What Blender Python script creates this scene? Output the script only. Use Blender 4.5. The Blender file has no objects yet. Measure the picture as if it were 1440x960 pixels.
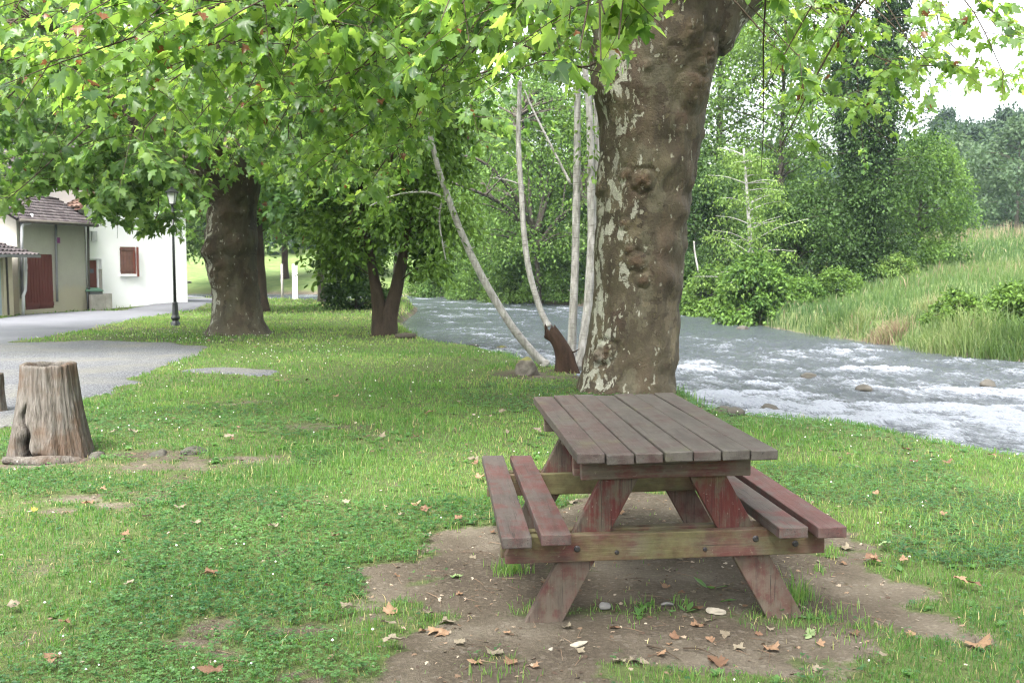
# A riverside picnic lawn under plane trees, built as a real place (metres, Z up, camera at the origin looking along +Y).
import bpy, bmesh, math
import numpy as np
from mathutils import Vector, Matrix

SC = bpy.context.scene
COL = SC.collection
PI = math.pi
rs = np.random.RandomState

# ------------------------------------------------------------------ camera model and survey helpers
F = 1380.0            # focal length in pixels of the 1440 px wide photograph
PITCH = 0.0792
CAMH = 1.5
CP, SP = math.cos(PITCH), math.sin(PITCH)

def z0(y):
    return -0.012 * np.clip(np.asarray(y, float) - 8.0, 0, 45)

def ray(px, py):
    xr, zr = (px - 720) / F, (480 - py) / F
    return xr, CP + zr * SP, -SP + zr * CP

def P(px, py, Y):
    """point seen at (px, py) standing Y metres ahead"""
    a, b, c = ray(px, py)
    s = Y / b
    return np.array([a * s, Y, CAMH + c * s])

def G(px, py, dz=0.0):
    """point seen at (px, py) on the lawn plane (dz above it)"""
    a, b, c = ray(px, py)
    Y = 20.0
    for _ in range(60):
        Y = 0.5 * Y + 0.5 * max(1.0, (float(z0(Y)) + dz - CAMH) / c * b)
    s = Y / b
    return np.array([a * s, Y, CAMH + c * s])

def proj(p):
    p = np.asarray(p, float)
    d = p - np.array([0, 0, CAMH])
    yc = d[..., 1] * CP - d[..., 2] * SP
    zc = d[..., 1] * SP + d[..., 2] * CP
    yy = np.where(yc > 0.05, yc, 0.05)
    return 720 + F * d[..., 0] / yy, 480 - F * zc / yy, yc

# ------------------------------------------------------------------ noise
def _h(ix, iy, iz, seed):
    n = (ix.astype(np.int64) * 374761393 + iy.astype(np.int64) * 668265263 + iz.astype(np.int64) * 2147483647 + seed * 1274126177) & 0xffffffff
    n = ((n ^ (n >> 13)) * 1274126177) & 0xffffffff
    n = ((n ^ (n >> 16)) * 668265263) & 0xffffffff
    return ((n ^ (n >> 15)) & 0xffff) / 65535.0

def vn(x, y, z=0.0, seed=0):
    x, y, z = np.broadcast_arrays(np.asarray(x, float), np.asarray(y, float), np.asarray(z, float))
    ix, iy, iz = np.floor(x), np.floor(y), np.floor(z)
    fx, fy, fz = x - ix, y - iy, z - iz
    fx, fy, fz = [f * f * (3 - 2 * f) for f in (fx, fy, fz)]
    r = 0
    for a in (0, 1):
        for b in (0, 1):
            for c in (0, 1):
                w = (fx if a else 1 - fx) * (fy if b else 1 - fy) * (fz if c else 1 - fz)
                r = r + w * _h(ix + a, iy + b, iz + c, seed)
    return r

def fbm(x, y, z=0.0, o=4, seed=0, g=0.5):
    r, a, t = 0, 1.0, 0
    x, y, z = np.asarray(x, float), np.asarray(y, float), np.asarray(z, float)
    for i in range(o):
        r = r + a * vn(x, y, z, seed + i * 17)
        t += a
        a *= g
        x, y, z = x * 2.03 + 5.1, y * 2.03 + 1.7, z * 2.03 + 3.3
    return r / t

def sst(a, b, x):
    t = np.clip((np.asarray(x, float) - a) / (b - a), 0, 1)
    return t * t * (3 - 2 * t)

# ------------------------------------------------------------------ polylines
def seg_dist(px, py, line):
    """distance to a polyline and the arc length of the nearest point"""
    best = np.full(np.shape(px), 1e9)
    s_at = np.zeros(np.shape(px))
    acc = 0.0
    for (x0, y0), (x1, y1) in zip(line[:-1], line[1:]):
        dx, dy = x1 - x0, y1 - y0
        L2 = dx * dx + dy * dy + 1e-12
        t = np.clip(((px - x0) * dx + (py - y0) * dy) / L2, 0, 1)
        d = np.hypot(px - x0 - t * dx, py - y0 - t * dy)
        m = d < best
        best = np.where(m, d, best)
        s_at = np.where(m, acc + t * math.sqrt(L2), s_at)
        acc += math.sqrt(L2)
    return best, s_at

def inside(px, py, poly):
    r = np.zeros(np.shape(px), bool)
    n = len(poly)
    for i in range(n):
        x0, y0 = poly[i]
        x1, y1 = poly[(i + 1) % n]
        c = (y0 > py) != (y1 > py)
        if abs(y1 - y0) < 1e-12:
            continue
        r ^= c & (px < (x1 - x0) * (py - y0) / (y1 - y0) + x0)
    return r

def smooth_line(pts, n=8):
    pts = [np.array(p, float)[:2] for p in pts]
    pts = [2 * pts[0] - pts[1]] + pts + [2 * pts[-1] - pts[-2]]
    out = []
    for i in range(1, len(pts) - 2):
        a, b, c, d = pts[i - 1:i + 3]
        for t in np.linspace(0, 1, n, endpoint=False):
            out.append(0.5 * ((2 * b) + (c - a) * t + (2 * a - 5 * b + 4 * c - d) * t * t + (3 * b - a - 3 * c + d) * t ** 3))
    out.append(pts[-2])
    return [tuple(p) for p in out]

def crv(pts, n=6):
    """smooth 3-D polyline through pts"""
    pts = [np.array(p, float) for p in pts]
    pts = [2 * pts[0] - pts[1]] + pts + [2 * pts[-1] - pts[-2]]
    out = []
    for i in range(1, len(pts) - 2):
        a, b, c, d = pts[i - 1:i + 3]
        for t in np.linspace(0, 1, n, endpoint=False):
            out.append(0.5 * ((2 * b) + (c - a) * t + (2 * a - 5 * b + 4 * c - d) * t * t + (3 * b - a - 3 * c + d) * t ** 3))
    out.append(pts[-2])
    return np.array(out)

# river banks, upstream (far left) to downstream (near right)
def g2(px, py, dz):
    p = G(px, py, dz)
    return (p[0], p[1])
NEAR = smooth_line([(-60, 64), (-30, 60), (-12, 57), g2(577, 424, -.3), g2(561, 447, -.25), g2(597, 470, -.2), g2(632, 487, -.2),
                    g2(700, 497, -.2), g2(742, 506, -.2), g2(800, 522, -.2), (1.7, 13.7), (2.75, 12.6), g2(1052, 582, -.2), g2(1100, 597, -.2), g2(1250, 610, -.2),
                    g2(1440, 640, -.15), (7.4, 5.6), (12, 1.5), (22, -6), (60, -24)], 6)
FAR = smooth_line([(-60, 86), (-30, 86), (-12, 84), g2(600, 416, -.6), g2(740, 425, -.6), g2(830, 431, -.6), g2(960, 441, -.6), g2(1030, 446, -.6),
                   g2(1090, 462, -.6), g2(1230, 482, -.6), g2(1330, 497, -.6), g2(1440, 507, -.6), (14.5, 15.5), (22, 7), (32, 0), (66, -14)], 6)
RIVER = NEAR + FAR[::-1]

def ground(x, y):
    x, y = np.broadcast_arrays(np.asarray(x, float), np.asarray(y, float))
    base = z0(y)
    dN, _ = seg_dist(x, y, NEAR)
    dF, _ = seg_dist(x, y, FAR)
    ins = inside(x, y, RIVER)
    d = np.minimum(dN, dF)
    far = (dF < dN) & ~ins
    wob = 0.25 * (fbm(x * .9, y * .9, 0, 3, 5) - .5)
    zin = base - 0.66 - 0.5 * sst(0, 1.6, d)
    znear = base - 0.66 + 0.66 * sst(-0.25, 0.55 + .5 * fbm(x * .35, y * .35, 0, 2, 9), dN)
    sl = 0.05 + 0.046 * sst(-2, 9, x + 0.08 * (y - 40))
    zfar = base - 0.66 + (0.55 + wob) * sst(0, .9, dF) + sl * np.minimum(dF, 44 + 6 * np.sin(x * .07)) + 0.5 * sst(1, 8, dF)
    z = np.where(ins, zin, np.where(far, zfar, znear))
    # grassy bank behind the houses on the left
    lb = np.clip(y - (57 + 0.10 * (x + 14)), 0, 22) * 0.2 * sst(-6.5, -10, x) * (1 - far)
    z = z + np.where(ins, 0, lb)
    hill = np.clip(y - 108, 0, 190) * 0.085 + np.clip(np.abs(x) - 70, 0, 150) * .10
    z = z + hill * (1 + .25 * (fbm(x * .01, y * .01, 0, 2, 3) - .5))
    z = z + .2 * sst(-10, -15, x) * sst(39.5, 43.5, y) * sst(58, 50, y)      # the road climbs a little past the white house
    # small humps of the turf
    near = (1 - sst(25, 60, np.hypot(x, y)))
    z = z + np.where(ins, 0, near * (0.05 * (fbm(x * .8, y * .8, 0, 3, 21) - .5) + 0.018 * (fbm(x * 5, y * 5, 0, 3, 31) - .5)))
    return z

def gz(x, y):
    return float(ground(np.array([x]), np.array([y]))[0])

# ------------------------------------------------------------------ mesh making
OFF = {}

def mk(name, V, faces, mat, parent=None, smooth=True, attrs=None, kind=None):
    V = np.asarray(V, np.float64).reshape(-1, 3)
    if parent is not None and parent.name in OFF:
        V = V - OFF[parent.name]
    if isinstance(faces, np.ndarray):
        faces = [faces]
    faces = [np.asarray(f, np.int32) for f in faces if len(f)]
    me = bpy.data.meshes.new(name)
    me.vertices.add(len(V))
    me.vertices.foreach_set('co', V.astype(np.float32).ravel())
    li = np.concatenate([f.ravel() for f in faces])
    tot = np.concatenate([np.full(len(f), f.shape[1], np.int32) for f in faces])
    st = np.concatenate([[0], np.cumsum(tot)[:-1]]).astype(np.int32)
    me.loops.add(len(li))
    me.loops.foreach_set('vertex_index', li)
    me.polygons.add(len(tot))
    me.polygons.foreach_set('loop_start', st)
    me.polygons.foreach_set('use_smooth', np.full(len(tot), bool(smooth)))
    for k, a in (attrs or {}).items():
        a = np.asarray(a, np.float32)
        if a.ndim == 2:
            at = me.attributes.new(k, 'FLOAT_VECTOR', 'POINT')
            at.data.foreach_set('vector', a.ravel())
        else:
            at = me.attributes.new(k, 'FLOAT', 'POINT')
            at.data.foreach_set('value', a)
    me.update(calc_edges=True)
    me.materials.append(mat)
    o = bpy.data.objects.new(name, me)
    COL.objects.link(o)
    if parent is not None:
        o.parent = parent
        if parent.name in OFF:
            OFF[o.name] = OFF[parent.name]
    if kind:
        o['kind'] = kind
    return o

def thing(name, loc, label, cat, group=None, rot=(0, 0, 0), local=False):
    o = bpy.data.objects.new(name, None)
    COL.objects.link(o)
    o.empty_display_size = .2
    o.location = [float(v) for v in loc]
    o.rotation_euler = rot
    o['label'] = label
    o['category'] = cat
    if group:
        o['group'] = group
    if not local:
        OFF[o.name] = np.array(loc, float)
    return o

def tag(o, label, cat, group=None):
    o['label'] = label
    o['category'] = cat
    if group:
        o['group'] = group
    return o

class Buf:
    """collects tubes, boxes and revolved shapes for ONE mesh"""
    def __init__(s):
        s.V, s.Q, s.T, s.n, s.A = [], [], [], 0, []
    def add(s, V, Q=None, T=None, a=0.0):
        V = np.asarray(V, float).reshape(-1, 3)
        if Q is not None and len(Q):
            s.Q.append(np.asarray(Q, int) + s.n)
        if T is not None and len(T):
            s.T.append(np.asarray(T, int) + s.n)
        s.V.append(V)
        s.A.append(np.broadcast_to(np.asarray(a, float), (len(V),)))
        s.n += len(V)
    def tube(s, pts, r, k=8, cap=True, a=0.0, wob=0.0, seed=0):
        pts = np.asarray(pts, float)
        r = np.broadcast_to(np.asarray(r, float), (len(pts),))
        t = np.gradient(pts, axis=0)
        t /= np.linalg.norm(t, axis=1)[:, None] + 1e-9
        up = np.array([0, 0, 1.0]) if abs(t[:, 2]).mean() < .8 else np.array([1.0, 0, 0])
        u = np.cross(t, up); u /= np.linalg.norm(u, axis=1)[:, None] + 1e-9
        v = np.cross(t, u)
        an = np.linspace(0, 2 * PI, k, endpoint=False)
        rr = r[:, None] * np.ones(k)
        if wob:
            rr = rr * (1 + wob * 2 * (fbm(pts[:, 2:3] * 2.2 + np.zeros(k), np.cos(an) * 1.2 + 3 + pts[:, :1], np.sin(an) * 1.2 + seed, 3, seed) - .5))
        V = pts[:, None, :] + rr[..., None] * (np.cos(an)[None, :, None] * u[:, None, :] + np.sin(an)[None, :, None] * v[:, None, :])
        m = len(pts)
        i = np.arange(m - 1)[:, None] * k
        j = np.arange(k)[None, :]
        Q = np.stack([i + j, i + k + j, i + k + (j + 1) % k, i + (j + 1) % k], -1).reshape(-1, 4)
        V = V.reshape(-1, 3)
        T = None
        if cap:
            V = np.vstack([V, pts[:1], pts[-1:]])
            c0, c1 = m * k, m * k + 1
            jj = np.arange(k)
            T = np.vstack([np.stack([np.full(k, c0), jj, (jj + 1) % k], 1), np.stack([np.full(k, c1), (m - 1) * k + (jj + 1) % k, (m - 1) * k + jj], 1)])
        s.add(V, Q, T, a)
    def lathe(s, prof, c, k=20, a=0.0):
        pts = np.array([[c[0], c[1], c[2] + z] for _, z in prof])
        an = np.linspace(0, 2 * PI, k, endpoint=False)
        V = np.array([[[c[0] + r * math.cos(t), c[1] + r * math.sin(t), c[2] + z] for t in an] for r, z in prof]).reshape(-1, 3)
        m = len(prof)
        i = np.arange(m - 1)[:, None] * k
        j = np.arange(k)[None, :]
        Q = np.stack([i + j, i + (j + 1) % k, i + k + (j + 1) % k, i + k + j], -1).reshape(-1, 4)
        s.add(V, Q, None, a)
    def box(s, c, size, rz=0.0, M=None, a=0.0):
        x, y, z = [v / 2 for v in size]
        V = np.array([[i * x, j * y, k * z] for k in (-1, 1) for j in (-1, 1) for i in (-1, 1)])
        if M is not None:
            V = V @ np.asarray(M).T
        elif rz:
            cr, sr = math.cos(rz), math.sin(rz)
            V = V @ np.array([[cr, -sr, 0], [sr, cr, 0], [0, 0, 1]]).T
        V = V + np.asarray(c, float)
        s.add(V, [[0, 2, 3, 1], [4, 5, 7, 6], [0, 1, 5, 4], [2, 6, 7, 3], [0, 4, 6, 2], [1, 3, 7, 5]], None, a)
    def quad(s, a, b, c, d):
        s.add([a, b, c, d], [[0, 1, 2, 3]])
    def build(s, name, mat, parent=None, smooth=True, attr=None, kind=None):
        fs = []
        if s.Q: fs.append(np.vstack(s.Q))
        if s.T: fs.append(np.vstack(s.T))
        at = {attr: np.concatenate(s.A)} if attr else None
        return mk(name, np.vstack(s.V), fs, mat, parent, smooth, at, kind)

def leaf_mesh(pos, d, nrm, size, tpl, faces, tone, bend=None):
    """instances a leaf template (u along tip, v across, w up) into one vertex/face array"""
    pos, d, nrm = [np.asarray(a, float) for a in (pos, d, nrm)]
    d = d / (np.linalg.norm(d, axis=1)[:, None] + 1e-9)
    b = np.cross(nrm, d); b /= np.linalg.norm(b, axis=1)[:, None] + 1e-9
    n = np.cross(d, b)
    tpl = np.asarray(tpl, float)
    w = np.repeat(tpl[None, :, 2], len(pos), 0)
    if bend is not None:      # each leaf folds along its midrib and curls at its tip by its own amount
        w = w + bend[:, :1] * np.abs(tpl[None, :, 1]) + bend[:, 1:2] * tpl[None, :, 0] ** 2 + bend[:, 2:3] * tpl[None, :, 0] * tpl[None, :, 1] * 2
    V = pos[:, None, :] + np.asarray(size)[:, None, None] * (tpl[None, :, 0:1] * d[:, None] + tpl[None, :, 1:2] * b[:, None] + w[:, :, None] * n[:, None])
    m = len(tpl)
    Fs = [(np.asarray(f)[None] + (np.arange(len(pos)) * m)[:, None, None]).reshape(-1, np.asarray(f).shape[1]) for f in faces]
    uv = np.zeros((len(pos), m, 3)); uv[..., 0] = tpl[None, :, 0]; uv[..., 1] = tpl[None, :, 1]
    return V.reshape(-1, 3), Fs, np.repeat(tone, m), uv.reshape(-1, 3)

def _star(half, w=0.16):
    """closed star-shaped leaf from one half of its outline; returns template and triangle fan"""
    pts = half + [(u, -v) for u, v in half[::-1] if abs(v) > 1e-6]
    c = (0.22, 0.0)
    T = [(c[0], c[1], 0.0)] + [(u, v, -w * abs(v) - 0.16 * max(0, u - .2) ** 2 * 1.6) for u, v in pts]
    n = len(pts)
    tri = [[0, 1 + i, 1 + (i + 1) % n] for i in range(n)]
    return np.array(T), [np.array(tri)]

PLANE_HI = _star([(0.02, 0), (-.10, .10), (-.06, .22), (-.10, .34), (.02, .37), (.10, .46), (.18, .30), (.28, .36), (.36, .56), (.44, .46), (.54, .48), (.52, .22), (.64, .27), (.70, .17), (.80, .15), (1.0, 0)])
PLANE_LO = _star([(0.0, 0), (-.10, .14), (.04, .42), (.19, .27), (.42, .54), (.50, .21), (.70, .20), (1.0, 0)])
DIAMOND = (np.array([(0, 0, 0), (.45, .27, -.05), (1, 0, -.12), (.45, -.27, -.05)]), [np.array([[0, 1, 2], [0, 2, 3]])])
OVAL = (np.array([(0, 0, 0), (.25, .22, -.03), (.6, .25, -.05), (1, 0, -.15), (.6, -.25, -.05), (.25, -.22, -.03)]), [np.array([[0, 1, 2, 3], [0, 3, 4, 5]])])
# ------------------------------------------------------------------ materials (all procedural)
class NT:
    def __init__(s, name):
        s.m = bpy.data.materials.new(name)
        s.m.use_nodes = True
        s.t = s.m.node_tree
        s.t.nodes.clear()
        s.out = s.t.nodes.new('ShaderNodeOutputMaterial')
    def n(s, kind, **kw):
        nd = s.t.nodes.new('ShaderNode' + kind)
        for k, v in kw.items():
            setattr(nd, k, v)
        return nd
    def l(s, a, b):
        s.t.links.new(a, b)
    def attr(s, name):
        return s.n('Attribute', attribute_name=name)
    def coord(s):
        return s.n('TexCoord').outputs['Object']
    def geo(s):
        return s.n('NewGeometry').outputs['Position']
    def mapping(s, src, scale):
        mp = s.n('Mapping'); mp.inputs['Scale'].default_value = scale
        s.l(src, mp.inputs['Vector'])
        return mp.outputs[0]
    def noise(s, vec, scale, detail=4, rough=.55, dist=0.0, out='Fac'):
        nd = s.n('TexNoise')
        nd.inputs['Scale'].default_value = scale
        nd.inputs['Detail'].default_value = detail
        nd.inputs['Roughness'].default_value = rough
        nd.inputs['Distortion'].default_value = dist
        s.l(vec, nd.inputs['Vector'])
        return nd.outputs[out]
    def voro(s, vec, scale, feature='F1', out='Distance', rand=1.0):
        nd = s.n('TexVoronoi', feature=feature)
        nd.inputs['Scale'].default_value = scale
        nd.inputs['Randomness'].default_value = rand
        s.l(vec, nd.inputs['Vector'])
        return nd.outputs[out]
    def ramp(s, src, stops, interp='LINEAR'):
        nd = s.n('ValToRGB')
        cr = nd.color_ramp
        cr.interpolation = interp
        while len(cr.elements) < len(stops):
            cr.elements.new(0.5)
        for e, (p, c) in zip(cr.elements, stops):
            e.position = p
            e.color = (c, c, c, 1) if isinstance(c, (int, float)) else tuple(c) + (1,)
        s.l(src, nd.inputs[0])
        return nd.outputs[0]
    def mix(s, f, a, b, mode='MIX'):
        nd = s.n('Mix', data_type='RGBA', blend_type=mode)
        for sock, v in ((nd.inputs[0], f), (nd.inputs[6], a), (nd.inputs[7], b)):
            if isinstance(v, (int, float)):
                sock.default_value = v
            elif isinstance(v, tuple):
                sock.default_value = v + (1,)
            else:
                s.l(v, sock)
        return nd.outputs[2]
    def math(s, op, a, b=0.0, clamp=False):
        nd = s.n('Math', operation=op, use_clamp=clamp)
        for sock, v in ((nd.inputs[0], a), (nd.inputs[1], b)):
            if isinstance(v, (int, float)):
                sock.default_value = v
            else:
                s.l(v, sock)
        return nd.outputs[0]
    def bump(s, h, strength=.5, dist=.01, nrm=None):
        nd = s.n('Bump')
        nd.inputs['Strength'].default_value = strength
        nd.inputs['Distance'].default_value = dist
        s.l(h, nd.inputs['Height'])
        if nrm is not None:
            s.l(nrm, nd.inputs['Normal'])
        return nd.outputs[0]
    def bsdf(s, col, rough=.8, nrm=None, spec=.3, metal=0.0):
        nd = s.n('BsdfPrincipled')
        for sock, v in ((nd.inputs['Base Color'], col), (nd.inputs['Roughness'], rough), (nd.inputs['Metallic'], metal)):
            if isinstance(v, tuple):
                sock.default_value = v + (1,)
            elif isinstance(v, (int, float)):
                sock.default_value = v
            else:
                s.l(v, sock)
        nd.inputs['Specular IOR Level'].default_value = spec
        if nrm is not None:
            s.l(nrm, nd.inputs['Normal'])
        return nd.outputs[0]
    def done(s, sh):
        s.l(sh, s.out.inputs['Surface'])
        return s.m

def leaf_mat(name, stops, trans, tf=.4, rough=.45, veins=False, spec=.35):
    t = NT(name)
    tone = t.attr('tone').outputs['Fac']
    col = t.ramp(tone, stops)
    tcol = t.ramp(tone, trans)
    nrm = None
    if veins:
        uv = t.attr('luv').outputs['Vector']
        sx = t.n('SeparateXYZ'); t.l(uv, sx.inputs[0])
        av = t.math('ABSOLUTE', sx.outputs[1])
        ang = t.math('ARCTAN2', av, t.math('ADD', sx.outputs[0], 0.03))
        v1 = t.math('ABSOLUTE', t.math('SUBTRACT', ang, 0.95))
        v2 = t.math('MINIMUM', v1, ang)
        vein = t.ramp(v2, [(0.0, 1.0), (0.035, 0.0)])
        col = t.mix(t.math('MULTIPLY', vein, .5), col, (.22, .30, .09))
        tcol = t.mix(t.math('MULTIPLY', vein, .35), tcol, (.10, .18, .03))
    b = t.bsdf(col, rough, nrm, spec)
    tr = t.n('BsdfTranslucent')
    t.l(tcol, tr.inputs['Color'])
    mx = t.n('MixShader'); mx.inputs[0].default_value = tf
    t.l(b, mx.inputs[1]); t.l(tr.outputs[0], mx.inputs[2])
    return t.done(mx.outputs[0])

M = {}
BR, BRT = (.16, .06, .025), (.20, .08, .03)
M['plane_leaf'] = leaf_mat('plane_leaf', [(0, (.024, .058, .018)), (.45, (.062, .125, .030)), (.9, (.120, .198, .048)), (.955, (.14, .21, .05)), (.965, BR), (1, BR)],
                           [(0, (.11, .23, .035)), (.45, (.28, .47, .065)), (.9, (.47, .66, .11)), (.955, (.52, .70, .12)), (.965, BRT), (1, BRT)], .52, .36, True, .38)
M['plane_leaf_far'] = leaf_mat('plane_leaf_far', [(0, (.030, .068, .022)), (.5, (.058, .115, .032)), (.9, (.10, .17, .046)), (.97, (.12, .19, .05)), (.98, BR), (1, BR)],
                               [(0, (.09, .19, .035)), (.5, (.22, .39, .065)), (.9, (.38, .56, .11)), (.97, (.38, .56, .11)), (.98, BRT), (1, BRT)], .52, .45)
def green(name, a, b, ta, tb, tf=.38, rough=.5):
    M[name] = leaf_mat(name, [(0, a), (1, b)], [(0, ta), (1, tb)], tf, rough, False, .12)
green('leaf_mid', (.014, .032, .008), (.105, .180, .036), (.05, .12, .018), (.25, .41, .06), .34)
green('leaf_dark', (.007, .018, .006), (.052, .098, .024), (.02, .052, .010), (.11, .205, .034), .28)
green('leaf_ivy', (.004, .011, .005), (.028, .060, .018), (.01, .03, .008), (.055, .11, .02), .2, .4)
green('leaf_light', (.050, .094, .022), (.150, .228, .055), (.12, .23, .038), (.32, .47, .085), .34)
green('leaf_ash', (.020, .048, .011), (.108, .188, .040), (.06, .14, .022), (.25, .42, .065), .33)
green('leaf_hill', (.014, .030, .016), (.036, .062, .030), (.03, .07, .026), (.07, .125, .045), .3)
green('leaf_hill_pale', (.032, .058, .028), (.064, .098, .046), (.07, .13, .045), (.12, .19, .07), .3)
M['grass'] = leaf_mat('grass_blades', [(0, (.030, .080, .020)), (.4, (.080, .155, .038)), (.75, (.155, .235, .064)), (.9, (.22, .27, .09)), (.94, (.36, .31, .14)), (1, (.46, .39, .20))],
                      [(0, (.11, .28, .04)), (.4, (.22, .44, .065)), (.75, (.36, .54, .10)), (.9, (.44, .53, .14)), (.94, (.30, .26, .10)), (1, (.32, .27, .12))], .42, .55)
M['meadow'] = leaf_mat('meadow_grass', [(0, (.030, .062, .018)), (.4, (.075, .120, .034)), (.7, (.135, .175, .065)), (.85, (.19, .20, .09)), (.93, (.26, .225, .135)), (1, (.19, .125, .085))],
                       [(0, (.08, .17, .035)), (.4, (.18, .29, .06)), (.7, (.27, .35, .10)), (.85, (.29, .31, .12)), (.93, (.25, .21, .12)), (1, (.18, .12, .08))], .4, .6)
M['clover'] = leaf_mat('clover_leaf', [(0, (.020, .066, .022)), (1, (.085, .170, .048))], [(0, (.07, .20, .04)), (1, (.20, .41, .085))], .4, .45)
M['flower'] = NT('clover_flower'); M['flower'] = M['flower'].done(M['flower'].bsdf((.75, .74, .68), .8))

def t_ground():
    t = NT('ground_turf')
    p = t.geo()
    dirt = t.attr('dirt').outputs['Fac']
    mead = t.attr('meadow').outputs['Fac']
    n1 = t.noise(p, 1.2, 5); n2 = t.noise(p, 9, 6, .65); n3 = t.noise(p, 60, 4, .7); n4 = t.noise(p, 160, 2, .6)
    g = t.ramp(n2, [(.3, (.040, .060, .022)), (.55, (.075, .110, .034)), (.72, (.13, .145, .06))])
    thatch = t.ramp(n3, [(.35, (.040, .040, .020)), (.6, (.085, .10, .036)), (.75, (.17, .145, .085))])
    g = t.mix(.5, g, thatch)
    md = t.ramp(n1, [(.3, (.06, .10, .03)), (.6, (.11, .15, .05)), (.8, (.16, .17, .075))])
    g = t.mix(mead, g, md)
    d = t.ramp(n1, [(.3, (.034, .027, .020)), (.48, (.074, .061, .045)), (.66, (.18, .157, .123))])
    d2 = t.ramp(n3, [(.3, (.026, .020, .015)), (.55, (.076, .061, .045)), (.8, (.21, .182, .143))])
    d = t.mix(.45, d, d2)
    peb = t.voro(p, 55, out='Distance')
    pebm = t.ramp(t.voro(p, 55, out='Color'), [(.80, 0.0), (.86, 1.0)])
    d = t.mix(t.math('MULTIPLY', pebm, .22), d, (.21, .19, .16))
    edge = t.math('ADD', dirt, t.math('MULTIPLY', t.math('SUBTRACT', n2, .5), 1.5))
    edge = t.math('ADD', edge, t.math('MULTIPLY', t.math('SUBTRACT', n3, .5), .7))
    f = t.ramp(edge, [(.30, 0.0), (.65, 1.0)])
    col = t.mix(f, g, d)
    h = t.math('ADD', t.math('MULTIPLY', n3, .7), t.math('ADD', t.math('MULTIPLY', n4, .4), t.math('MULTIPLY', n2, 1.2)))
    return t.done(t.bsdf(col, .95, t.bump(h, .9, .022), .12))
M['ground'] = t_ground()

def t_gravel():
    t = NT('gravel')
    p = t.geo()
    c = t.voro(p, 75, out='Color'); d = t.voro(p, 75)
    sp = t.n('SeparateColor'); t.l(c, sp.inputs[0])
    col = t.ramp(sp.outputs[0], [(0, (.036, .038, .044)), (.5, (.068, .070, .080)), (.85, (.12, .122, .132)), (1, (.20, .198, .19))])
    big = t.noise(p, .9, 4)
    col = t.mix(t.ramp(big, [(.45, 0.0), (.75, .5)]), col, (.13, .12, .09))
    return t.done(t.bsdf(col, .9, t.bump(d, -.9, .012), .2))
M['gravel'] = t_gravel()

def t_asphalt():
    t = NT('asphalt')
    p = t.geo()
    a = t.noise(p, 140, 3, .7); b = t.noise(p, .6, 5, .6)
    col = t.mix(.5, t.ramp(a, [(.3, (.06, .062, .072)), (.7, (.115, .118, .130))]), t.ramp(b, [(.3, (.066, .068, .078)), (.7, (.122, .125, .137))]))
    return t.done(t.bsdf(col, .85, t.bump(a, .4, .004), .3))
M['asphalt'] = t_asphalt()

def t_water():
    t = NT('river_water')
    v = t.attr('flow').outputs['Vector']
    foam = t.attr('foam').outputs['Fac']
    a = t.noise(t.mapping(v, (.62, 1.7, 1)), 5.0, 9, .76, .7)
    b = t.noise(t.mapping(v, (.7, 1.6, 1)), 20, 8, .80, .8)
    f = t.math('ADD', foam, t.math('ADD', t.math('MULTIPLY', t.math('SUBTRACT', a, .5), 1.05), t.math('MULTIPLY', t.math('SUBTRACT', b, .5), .85)))
    fm = t.ramp(f, [(.34, 0.0), (.46, .16), (.58, .38), (.68, .72), (.76, 1.0)])
    fine = t.noise(t.mapping(v, (1.0, 1.4, 1)), 60, 5, .75)
    h = t.math('ADD', t.math('MULTIPLY', a, 1.0), t.math('ADD', t.math('MULTIPLY', b, .45), t.math('MULTIPLY', fine, .12)))
    nrm = t.bump(h, 1.0, .10)
    deep = t.bsdf(t.ramp(a, [(.3, (.010, .014, .015)), (.7, (.066, .080, .092))]), .16, nrm, .55)
    wh = t.bsdf(t.ramp(b, [(.32, (.13, .15, .185)), (.62, (.34, .36, .40))]), .5, nrm, .4)
    mx = t.n('MixShader')
    t.l(fm, mx.inputs[0]); t.l(deep, mx.inputs[1]); t.l(wh, mx.inputs[2])
    return t.done(mx.outputs[0])
M['water'] = t_water()

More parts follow.
